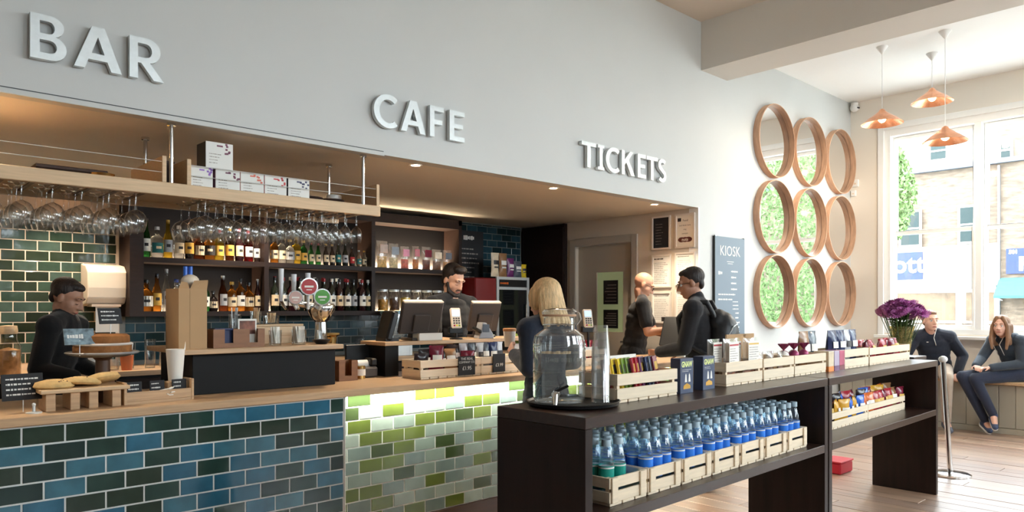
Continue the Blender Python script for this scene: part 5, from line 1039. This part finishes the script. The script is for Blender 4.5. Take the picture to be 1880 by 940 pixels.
t = thing('terracotta_pot', 'terracotta pot of spoons on the back counter', 'pot', (1.57, 5.86, .90)); MB().lathe([(.035, 0), (.045, .10), (.047, .11), (.042, .11), (.03, .01)], n=20).build('pot', mat('terracotta', (196, 110, 70), .8), t, smooth=.6)
for k in range(5): MB().cone((.01*(k-2), .0, .02), (.022*(k-2), .01, .2), .004, n=6).build('spoon', STEEL, t)
for k, (x, c_) in enumerate(((1.03, 'cream'), (1.0, 'white'))): t = thing('pale_bowl', ('cream ceramic bowl behind the worker', 'white enamel jug behind the worker')[k], 'bowl' if k == 0 else 'jug', (1.18+k*.16, 5.88 if k else 6.08, .90)); MB().lathe([(.05, 0), (.06, .005), (.075, .12+.08*k), (.07, .13+.08*k), (.05, .01)], n=22).build('body', PK[c_], t, smooth=.7); MB().lathe([(.074, .12+.08*k), (.079, .125+.08*k), (.074, .13+.08*k)], n=22, close=False).build('rim', PK[c_], t)
sb = thing('coffee_machine', 'dark coffee machine behind the left end of the bar', 'machine', (.25, 5.95, .90)); MB().box(-.3, .3, -.2, .25, 0, .40).build('body', BLACK, sb, bevel=.01); MB().box(-.31, .31, -.22, .26, .40, .43).build('top', STEEL, sb, bevel=.004); MB().cone((.15, -.22, .22), (.15, -.30, .2), .015).build('handle', BLACK, sb)
# ================================================================== PEOPLE
def remesh(b, name, m, voxel, smooth=3):
    me = bpy.data.meshes.new(name); me.from_pydata(b.v, [], b.f); o = bpy.data.objects.new(name, me); COL.objects.link(o)
    r = o.modifiers.new('r', 'REMESH'); r.mode = 'VOXEL'; r.voxel_size = voxel
    s = o.modifiers.new('s', 'SMOOTH'); s.factor = .5; s.iterations = smooth
    out = bpy.data.meshes.new_from_object(o.evaluated_get(bpy.context.evaluated_depsgraph_get()))
    bpy.data.objects.remove(o); bpy.data.meshes.remove(me); out.name = name
    out.materials.clear(); out.materials.append(m); out.shade_smooth(); return out
V = Vector
def lerp(a, b, t): return a+(b-a)*t
def hand(b, w, d, n, side, curl=.5, k=1.0):
    d = V(d).normalized(); n = (V(n)-d*V(n).dot(d)).normalized(); l = d.cross(n)*side
    for q in (-1.5, -.5, .5, 1.5): b.caps(w+l*q*.007*k, w+d*.075*k+l*q*.019*k, .014*k, .0115*k, 8)
    for q, ln in zip((-1.5, -.5, .5, 1.5), (.062, .072, .067, .052)):
        p = w+d*.078*k+l*q*.0195*k; d1 = (d*math.cos(curl*.8)+n*math.sin(curl*.8)); d2 = (d*math.cos(curl*1.9)+n*math.sin(curl*1.9))
        e = p+d1*ln*.55*k; b.caps(p, e, .0098*k, .0088*k, 8); b.caps(e, e+d2*ln*.5*k, .0088*k, .0075*k, 8)
    t0 = w+d*.025*k-l*.02*k; t1 = t0+(d*.6-l*.7+n*.35).normalized()*.042*k; b.caps(t0, t1, .0125*k, .0105*k, 8); b.caps(t1, t1+(d*.85-l*.2+n*.45).normalized()*.034*k, .0105*k, .0085*k, 8)
SKIN = {n: mat('skin_'+n, c, .5, var=.05, vscale=20) for n, c in dict(fair=(204, 158, 134), pink=(214, 168, 148), tan=(196, 146, 120), mid=(172, 126, 102)).items()}
EYEW = mat('eye_white', (226, 222, 216), .3); IRIS = mat('iris_dark', (50, 38, 32), .2); LIP = mat('lip', (176, 104, 92), .5)
CLOTH = {n: mat('cloth_'+n, c, .9, var=.12, vscale=14, bump=.35, bscale=22, sheen=.15) for n, c in dict(black=(17, 16, 18), navy=(26, 33, 48), grey=(120, 116, 116), denim=(38, 46, 66), beige=(176, 160, 144), dark=(24, 23, 26), charcoal=(28, 28, 32), hoodie=(52, 62, 74)).items()}
HAIR = {n: mat('hair_'+n, c, .55, var=.35, vscale=12, stretch=(6, 6, .6), bump=.5, bscale=30) for n, c in dict(dark=(36, 26, 22), blonde=(206, 172, 126), brown=(96, 66, 48), light=(132, 98, 72), mouse=(150, 116, 92)).items()}
def person(label, loc, yaw, J={}, s=1.0, skin='fair', hair=None, hair_style='short', head=(0, 0, 0), top='black', sleeve='short', legs='dark', shoes='black', lean=0, female=False, hands=None, voxel=.0065, face=True, beard=False, glasses=False, hem=.0, hidden_legs=False, group=None, eyes='open'):
    """yaw = heading of the body (0 = +y, counter-clockwise). J overrides joints with world offsets from loc. head = (yaw, pitch, roll) on top of the body heading"""
    Ry = Matrix.Rotation(yaw, 3, 'Z'); f = Ry @ V((0, 1, 0)); r = Ry @ V((1, 0, 0)); up = V((0, 0, 1))
    P = lambda x, y, z: r*(x*s)+f*(y*s)+up*(z*s)
    sw = .165 if female else .185
    D = dict(pelvis=P(0, 0, .96), chest=P(0, lean*.5+.01, 1.28), neck=P(0, lean-.015, 1.475), head=P(0, lean+.03, 1.625))
    for sd, nm in ((1, 'R'), (-1, 'L')):
        D['sh'+nm] = P(sd*sw, lean*.9-.01, 1.415); D['el'+nm] = P(sd*(sw+.05), lean*.6-.03, 1.12); D['wr'+nm] = P(sd*(sw+.04), lean*.5+.08, .90)
        D['hip'+nm] = P(sd*.09, 0, .93); D['kn'+nm] = P(sd*.10, .02, .51); D['an'+nm] = P(sd*.10, -.02, .09); D['toe'+nm] = P(sd*.115, .15, .035)
    if head[1] > .3: D['head'] -= f*.03*s+up*.015*s
    D.update({k: V(v) for k, v in J.items()})
    Hm = (Matrix.Rotation(yaw+head[0], 3, 'Z') @ Matrix.Rotation(-head[1], 3, 'X') @ Matrix.Rotation(head[2], 3, 'Y'))
    hk = 1.0*s if s > .9 else .93
    hp = lambda x, y, z: D['head']+Hm @ (V((x, y, z))*hk)
    Hr = Hm
    def torso(b, inf, z0=0., z1=1., tr_=.8):
        n = 9; ax = (D['shR']-D['shL']).normalized(); M = Matrix((ax, up.cross(ax)*1, up)).transposed()
        pts = [lerp(D['pelvis'], D['chest'], t/4) for t in range(5)] + [lerp(D['chest'], D['neck'], t/3) for t in (1, 2)]
        wid = [.155, .15, .145, .155, .17, .175, .13] if not female else [.16, .145, .13, .14, .15, .15, .11]; dep = [.115, .112, .108, .115, .122, .11, .085]
        for i, (p, w, d) in enumerate(zip(pts, wid, dep)):
            if z0 <= i/6 <= z1: b.ball(p, ((w+inf)*s, (d+inf)*s, (.10+inf)*s), 16, 10, M)
        for a, c in ((D['shR'], D['neck']), (D['shL'], D['neck'])): b.caps(a, lerp(a, c, tr_)-up*(.0 if tr_ > .7 else .012), (.062+inf)*s, (.052+inf*.6)*s, 12)
    def arm(b, nm, inf, t1):
        a, e, w = D['sh'+nm], D['el'+nm], D['wr'+nm]
        if t1 <= .5: b.caps(a, lerp(a, e, t1*2), (.054+inf)*s, (.047+inf*1.35)*s)
        else: b.caps(a, e, (.054+inf)*s, (.043+inf)*s); b.caps(e, lerp(e, w, (t1-.5)*2), (.043+inf)*s, (.031+inf)*s)
    def leg(b, nm, inf, t1=1.):
        h, k, a = D['hip'+nm], D['kn'+nm], D['an'+nm]; b.caps(h, k, (.085+inf)*s, (.058+inf)*s); b.caps(k, lerp(k, a, t1), (.057+inf)*s, (.040+inf)*s)
    # ---- the body: one continuous surface
    b = MB(); torso(b, -.012)
    b.caps(D['neck']-up*.03*s, hp(0, -.008, -.065), .060*s if not female else .05*s, .056*s if not female else .046*s)
    for nm in 'RL':
        arm(b, nm, 0, 1.)
        leg(b, nm, -.012); b.caps(D['an'+nm], D['toe'+nm], .038*s, .03*s)
        hs = (hands or {}).get(nm, {}); d = hs.get('d', D['wr'+nm]-D['el'+nm]); n = hs.get('n', -(r if nm == 'R' else -r))
        hand(b, D['wr'+nm]+V(d).normalized()*.01, d, n, 1 if nm == 'R' else -1, hs.get('curl', .5), .95*s)
    B = lambda c, rad, n=14: b.ball(hp(*c), V(rad)*hk, n, 10, Hr)
    B((0, -.012, .03), (.076, .097, .088)); B((0, .022, -.03), (.063, .076, .085)); B((0, .052, -.088), (.034, .036, .028)); B((.032, .04, -.03), (.032, .042, .04)); B((-.032, .04, -.03), (.032, .042, .04))
    b.caps(hp(0, .094, .008), hp(0, .113, -.032), .009*hk, .0125*hk, 8); B((.012, .104, -.036), (.009, .010, .008), 8); B((-.012, .104, -.036), (.009, .010, .008), 8)
    b.caps(hp(-.038, .083, .026), hp(.038, .083, .026), .012*hk, .012*hk, 8); b.caps(hp(-.02, .089, -.066), hp(.02, .089, -.066), .0085*hk, .0085*hk, 8)
    for q in (1, -1): b.ball(hp(q*.077, -.004, -.008), V((.009, .019, .031))*hk, 10, 8, Hr)
    me = remesh(b, 'person', SKIN[skin], voxel, 2)
    root = bpy.data.objects.new('person', me); COL.objects.link(root); root.location = loc; tag(root, label, 'person', group)
    child = lambda bb, nm, m, vx=.008, sm=4: inst(remesh(bb, nm, m, vx, sm), nm, root)
    # ---- face details
    if face:
        for q in ((1, -1) if eyes == 'open' else ()):
            e = MB().ball(hp(q*.031, .0795, .0), .0122*hk, 12, 8).build('eye', EYEW, root, smooth=3); MB().ball(hp(q*.031, .0865, -.001), .0062*hk, 10, 8).build('iris', IRIS, e, smooth=3)
        hm = HAIR[hair] if hair else HAIR['light']
        bb = MB()
        for q in (1, -1): bb.tube([hp(q*.015, .0965, .0285), hp(q*.03, .094, .0325), hp(q*.046, .084, .0285)], .0032*hk, 6)
        bb.build('eyebrows', hm, root, smooth=2); bb = MB()
        for q in (1, -1): bb.tube([hp(q*.019, .088, .004 if eyes == 'open' else -.006), hp(q*.031, .0925 if eyes == 'open' else .0905, .0085 if eyes == 'open' else -.0095), hp(q*.044, .084, .004 if eyes == 'open' else -.006)], .0016*hk, 5)
        bb.build('lashes', IRIS, root)
        bb = MB(); bb.tube([hp(-.021, .0925, -.0645), hp(-.008, .0965, -.0645), hp(.008, .0965, -.0645), hp(.021, .0925, -.0645)], .0034*hk, 6); bb.tube([hp(-.017, .0925, -.0675), hp(0, .0965, -.071), hp(.017, .0925, -.0675)], .0038*hk, 6); bb.build('lips', LIP, root, smooth=2)
    # ---- hair
    if hair:
        bb = MB(); HB = lambda c, rad: bb.ball(hp(*c), V(rad)*hk, 16, 12, Hr)
        if hair_style == 'short': HB((0, -.026, .050), (.082, .095, .082)); HB((0, .022, .088), (.06, .058, .03)); HB((.05, -.03, .03), (.03, .05, .045)); HB((-.05, -.03, .03), (.03, .05, .045)); HB((0, -.07, -.01), (.055, .033, .055))
        elif hair_style == 'quiff': HB((0, -.026, .052), (.083, .095, .086)); HB((0, .05, .108), (.06, .045, .034)); HB((.054, -.02, .02), (.026, .05, .055)); HB((-.054, -.02, .02), (.026, .05, .055)); HB((0, -.07, -.015), (.06, .035, .06))
        elif hair_style == 'bob':
            HB((0, -.03, .045), (.092, .102, .09))
            for k in range(11):
                a = math.radians(200+k*14)-PI*.0; x, y = math.cos(a), math.sin(a)
                bb.caps(hp(x*.08, y*.085-.015, .04), hp(x*.098, y*.10-.025, -.10), .030*hk, .028*hk, 8); bb.caps(hp(x*.098, y*.10-.025, -.10), hp(x*.128, y*.130-.03, -.168-.014*(k % 2)), .028*hk, .014*hk, 8)
            HB((.07, .015, .0), (.03, .05, .08)); HB((-.07, .015, .0), (.03, .05, .08))
        elif hair_style == 'long':
            HB((0, -.024, .048), (.085, .098, .084))
            for q in (1, -1):
                bb.caps(hp(q*.03, .055, .098), hp(q*.074, .045, .0), .024*hk, .022*hk, 8); bb.caps(hp(q*.074, .045, .0), hp(q*.085, .05, -.14), .024*hk, .026*hk, 8); bb.caps(hp(q*.085, .05, -.14), hp(q*.07, .06, -.26), .026*hk, .016*hk, 8); bb.caps(hp(q*.075, .0, .0), hp(q*.085, -.01, -.2), .03*hk, .024*hk, 8)
            for k in range(5): bb.caps(hp((k-2)*.035, -.085, .0), hp((k-2)*.04, -.09, -.22), .032*hk, .02*hk, 8)
        child(bb, 'hair', HAIR[hair], .006, 2)
    if beard:
        bb = MB()
        for q in (1, -1): bb.caps(hp(q*.066, .02, -.02), hp(q*.055, .045, -.075), .012*hk, .019*hk, 8); bb.caps(hp(q*.055, .045, -.075), hp(q*.02, .078, -.10), .02*hk, .020*hk, 8); bb.caps(hp(q*.004, .098, -.0515), hp(q*.024, .09, -.058), .0055*hk, .006*hk, 8)
        bb.ball(hp(0, .076, -.102), V((.034, .026, .022))*hk, 12, 8, Hr); child(bb, 'beard', HAIR['dark'], .005, 1)
    if glasses:
        bb = MB()
        for q in (1, -1):
            c = (q*.034, .106, .0); bb.tube([hp(c[0]+.024*math.cos(a*PI/8), c[1]-abs(.004*math.cos(a*PI/8)), c[2]+.018*math.sin(a*PI/8)) for a in range(17)], .0016, 6); bb.tube([hp(q*.058, .10, .004), hp(q*.08, .03, .006), hp(q*.078, -.01, -.002)], .0018, 6)
        bb.tube([hp(-.01, .112, .004), hp(.01, .112, .004)], .0016, 6); g = bb.build('glasses', BLACK, root)
        lb = MB()
        for q in (1, -1): lb.add([hp(q*.034+.022*math.cos(a*PI/6), .105, .016*math.sin(a*PI/6)) for a in range(12)], [tuple(range(12))])
        lb.build('lenses', GLASS, g)
    # ---- clothes
    bb = MB(); torso(bb, .010 if sleeve == 'short' else .02, 0., .9 if sleeve == 'short' else 1., .5 if sleeve == 'short' else .75)
    t1 = {'short': .34, 'long': .97}[sleeve]
    for nm in 'RL': arm(bb, nm, .014 if sleeve == 'short' else .017, t1)
    if sleeve == 'short': bb.ball(lerp(D['chest'], D['neck'], .72)+f*.01, (.125*s, .088*s, .05*s), 16, 10, Ry)
    if hem: bb.ball(D['pelvis']-up*hem*.5, (.175*s, .14*s, hem), 18, 10, Ry.to_3x3())
    if sleeve == 'long': bb.caps(D['neck']-up*.01, lerp(D['neck'], hp(0, -.02, -.06), .35), .07*s, .066*s)
    child(bb, 't_shirt' if sleeve == 'short' else 'jacket', CLOTH[top])
    if not hidden_legs:
        bb = MB(); torso(bb, .006, 0, .17)
        for nm in 'RL': leg(bb, nm, .01, .97)
        child(bb, 'trousers', CLOTH[legs], .009)
        for nm in 'RL':
            bb = MB(); a, t_ = D['an'+nm], D['toe'+nm]; d = (t_-a); d.z = 0; d.normalize(); h0 = a-d*.035-up*.03
            bb.caps(h0, t_, .046*s, .036*s); bb.caps(a, h0, .05*s, .045*s); sho = child(bb, 'shoe', SHOES[shoes], .008, 3)
            if shoes == 'blue': sb_ = MB(); nn = (a-h0).normalized(); sb_.caps(h0-nn*.022, t_-nn*.02, .044*s, .036*s); sb2 = inst(remesh(sb_, 'sole', WHITE, .008, 2), 'sole', sho)
    return root, D, hp
SHOES = {n: mat('shoe_'+n, c, .5) for n, c in dict(black=(30, 28, 28), blue=(60, 74, 104), grey=(90, 96, 110)).items()}
def heading(fx, fy): return math.atan2(-fx, fy)
def rel(loc, **k): return {n: (v[0]-loc[0], v[1]-loc[1], v[2]) for n, v in k.items()}
# barista behind the tills
L = (3.60, 4.66, 0)
person('young bearded barista in black t-shirt looking down at the till', L, heading(-.05, -1), rel(L, elR=(3.36, 4.50, 1.10), wrR=(3.42, 4.33, 1.10), elL=(3.86, 4.55, 1.10), wrL=(3.74, 4.36, 1.10)), s=.98, lean=.09, skin='fair', hair='dark', hair_style='quiff', head=(.12, .42, 0), eyes='down', beard=True, top='black', hands=dict(R=dict(d=(.35, -1, -.1), n=(0, 0, -1), curl=.6), L=dict(d=(-.3, -1, -.1), n=(0, 0, -1), curl=.6)))
# blonde woman with a paper cup
L = (3.13, 3.08, 0)
pw_, D_, _ = person('blonde woman in navy jacket seen from behind holding a paper cup', L, heading(.12, 1), rel(L, elL=(2.96, 3.05, 1.0), wrL=(3.07, 3.30, 1.07), elR=(3.40, 3.10, 1.02), wrR=(3.36, 3.32, .98)), s=.87, female=True, skin='pink', hair='blonde', hair_style='bob', head=(.25, .1, 0), top='navy', sleeve='long', legs='denim', hem=.16, face=True, hands=dict(L=dict(d=(.25, .7, .5), n=(1, 0, 0), curl=.75), R=dict(d=(0, 1, 0), n=(0, 0, -1), curl=.4)))
t = thing('paper_cup', 'white takeaway cup with tan rim held by the blonde woman', 'cup', (3.135, 3.41, 1.11)); MB().lathe([(.030, 0), (.031, .003), (.041, .105), (.039, .105), (.029, .006), (0, .006)], n=22).build('cup', PAPER, t, smooth=.6); MB().lathe([(.0405, .098), (.043, .103), (.043, .115), (.036, .118), (0, .118)], n=22).build('lid', mat('tan_lid', (206, 150, 100), .5), t, smooth=.6)
# bald man behind the ticket counter
L = (5.70, 4.42, 0)
person('bald man with glasses in black t-shirt serving behind the ticket counter', L, heading(.62, -.72), rel(L, elR=(5.60, 4.17, 1.13), wrR=(5.76, 3.98, 1.16), elL=(6.0, 4.40, 1.13), wrL=(5.96, 4.14, 1.08)), s=.985, lean=.10, skin='tan', hair=None, head=(.0, .50, 0), eyes='down', glasses=True, top='black', hands=dict(R=dict(d=(.6, -.75, .05), n=(0, 0, -1), curl=.7), L=dict(d=(-.2, -1, 0), n=(0, 0, -1), curl=.8)))
# customer with a backpack
L = (4.80, 3.06, 0)
pc, Dc, _ = person('dark-haired customer with glasses, dark jacket and black backpack', L, heading(-.40, .92), rel(L, elL=(4.60, 3.10, 1.06), wrL=(4.62, 3.34, 1.02), elR=(5.08, 3.18, 1.06), wrR=(4.98, 3.38, 1.02)), s=.95, lean=.07, skin='mid', hair='dark', hair_style='short', head=(.25, .22, 0), glasses=True, top='charcoal', sleeve='long', legs='dark')
bk = thing('backpack', 'black padded backpack worn by the dark-haired customer', 'backpack', (4.80, 3.06, 0), heading(-.40, .92)); b = MB(); b.ball((0, -.15, 1.13), (.15, .11, .20), 18, 12); b.ball((0, -.18, 1.03), (.155, .12, .16), 18, 12); b.ball((0, -.11, 1.25), (.13, .08, .10), 18, 12)
inst(remesh(b, 'bag', mat('backpack_nylon', (30, 32, 36), .45, bump=.2, bscale=30), .01, 3), 'bag', bk); b = MB(); b.ball((0, -.26, 1.0), (.11, .06, .11), 16, 10); inst(remesh(b, 'pocket', MATS['backpack_nylon'], .01, 3), 'pocket', bk)
for q in (1, -1):
    b = MB(); sp = [(q*.10, -.10, 1.28), (q*.12, -.04, 1.40), (q*.125, .07, 1.395), (q*.13, .165, 1.28), (q*.15, .14, 1.12), (q*.15, -.06, 1.0)]
    for p0, p1 in zip(sp, sp[1:]): b.caps(p0, p1, .02, .02, 8)
    inst(remesh(b, 'strap', MATS['backpack_nylon'], .008, 4), 'strap', bk)
MB().tube([(.13, -.20, 1.16), (.10, -.23, 1.22), (0, -.245, 1.24), (-.10, -.23, 1.22), (-.13, -.20, 1.16)], .004, 6).build('zip', STEEL, bk)
# man on the bench
L = (9.25, 2.80, 0)
pm, Dm, _ = person('seated man in navy fleece and beige trousers leaning on the window bench', L, heading(-.88, -.48), rel(L, pelvis=(9.33, 2.86, .66), chest=(9.20, 2.86, .92), neck=(9.11, 2.85, 1.085), head=(9.04, 2.84, 1.215), shL=(9.22, 2.70, 1.03), shR=(9.03, 2.99, 1.03), elL=(9.35, 2.60, .82), wrL=(9.21, 2.62, .625), elR=(8.97, 3.08, .80), wrR=(8.86, 2.92, .66),
       hipL=(9.28, 2.77, .65), hipR=(9.22, 2.92, .65), knL=(8.86, 2.62, .60), knR=(8.80, 2.86, .60), anL=(8.98, 2.66, .10), anR=(8.86, 2.9, .10), toeL=(8.83, 2.58, .035), toeR=(8.71, 2.82, .035)), s=.97, skin='pink', hair='light', hair_style='short', head=(.30, -.03, 0), top='navy', sleeve='long', legs='beige', shoes='grey', hands=dict(L=dict(d=(-.7, -.1, -.25), n=(0, 0, -1), curl=.4), R=dict(d=(-.7, -.6, -.1), n=(0, 0, -1), curl=.5)))
fm = V((-.88, -.48, 0)).normalized(); nk, chs = Dm['neck'], Dm['chest']
b = MB(); rm = V((-fm.y, fm.x, 0))
for k in range(15):      # stand-up collar, open at the front
    a0, a1 = (math.radians(-65+k*310/15-90+0*90) for k in (k, k+1)); 
    p = [nk+V((0, 0, .03))+(fm*-math.sin(a)+rm*math.cos(a))*.072 for a in (a0, a1)]; b.caps(p[0], p[1], .020, .020, 8)
inst(remesh(b, 'collar', CLOTH['navy'], .007, 2), 'collar', pm)
MB().tube([nk+fm*.085+rm*.035+V((0, 0, .045)), nk+fm*.10+rm*.02+V((0, 0, .0)), nk+fm*.125+V((0, 0, -.06)), chs+fm*.148+V((0, 0, .02))], .0045, 6).build('zip_trim', mat('zip_pale', (210, 206, 200), .5), pm, smooth=2)
MB().obox(Matrix.Translation(chs+fm*.146-rm*.075+V((0, 0, .055))) @ Matrix.Rotation(math.atan2(rm.y, rm.x), 4, 'Z'), .04, .004, .008).build('chest_logo', MATS['zip_pale'], pm)
# girl on the bench
L = (9.35, 2.15, 0)
pgirl, Dg, hg = person('seated girl with long brown hair in hooded jacket and dark jeans', L, heading(-.80, .60), rel(L, pelvis=(9.43, 2.10, .66), chest=(9.38, 2.13, .88), neck=(9.29, 2.17, 1.045), head=(9.21, 2.20, 1.165), shR=(9.36, 2.31, 1.0), shL=(9.27, 2.03, 1.0), elR=(9.27, 2.40, .80), wrR=(9.06, 2.40, .73), elL=(9.25, 2.02, .765), wrL=(9.05, 2.26, .72),
       hipR=(9.42, 2.20, .64), hipL=(9.37, 2.05, .645), knR=(8.96, 2.50, .62), knL=(8.97, 2.38, .60), anR=(9.16, 2.33, .13), anL=(9.09, 2.24, .21), toeR=(9.11, 2.28, .04), toeL=(8.995, 2.20, .10)), s=.88, female=True, skin='pink', hair='light', hair_style='long', head=(.62, -.02, 0), top='hoodie', sleeve='long', legs='denim', shoes='blue', hands=dict(L=dict(d=(-.6, .6, 0), n=(0, 0, -1), curl=.7), R=dict(d=(-.6, -.3, 0), n=(0, 0, -1), curl=.7)), hem=.06)
fg = V((-.80, .60, 0)).normalized(); rg = V((fg.y, -fg.x, 0)); nk, chs = Dg['neck'], Dg['chest']
b = MB()
for k in range(9): a = math.radians(170+k*25); b.caps(nk+(rg*math.cos(a)+fg*math.sin(a))*.085+V((0, 0, .015)), nk+(rg*math.cos(a+.43)+fg*math.sin(a+.43))*.085+V((0, 0, .015)), .033, .033, 8)
b.ball(nk-fg*.10-V((0, 0, .05)), (.08, .08, .06)); inst(remesh(b, 'hood', CLOTH['hoodie'], .008, 3), 'hood', pgirl)
for q in (1, -1): MB().tube([nk+fg*.075+rg*q*.05+V((0, 0, .0)), nk+fg*.118+rg*q*.045+V((0, 0, -.08)), chs+fg*.138+rg*q*.045+V((0, 0, -.03))], .0035, 6).build('drawstring', MATS['zip_pale'], pgirl, smooth=2)
b = MB(); b.ball(Dg['pelvis']+fg*.05-V((0, 0, .0)), (.145, .145, .062)); inst(remesh(b, 'shirt_hem', CLOTH['grey'], .008, 3), 'shirt_hem', pgirl)
# worker at the left end of the bar, back bent over the counter
L = (.93, 5.15, 0)
person('bar worker in black clothes bent over at the left end of the bar', L, heading(.80, -.6), rel(L, elR=(.86, 4.98, 1.0), wrR=(1.03, 4.86, .95), elL=(1.12, 5.22, 1.0), wrL=(1.22, 5.02, .95)), s=.88, lean=.14, skin='mid', hair='dark', hair_style='short', head=(.0, .42, 0), eyes='down', top='black', sleeve='long', hands=dict(R=dict(d=(0, -1, -.2), n=(0, 0, -1), curl=.5), L=dict(d=(0, -1, -.2), n=(0, 0, -1), curl=.5)))
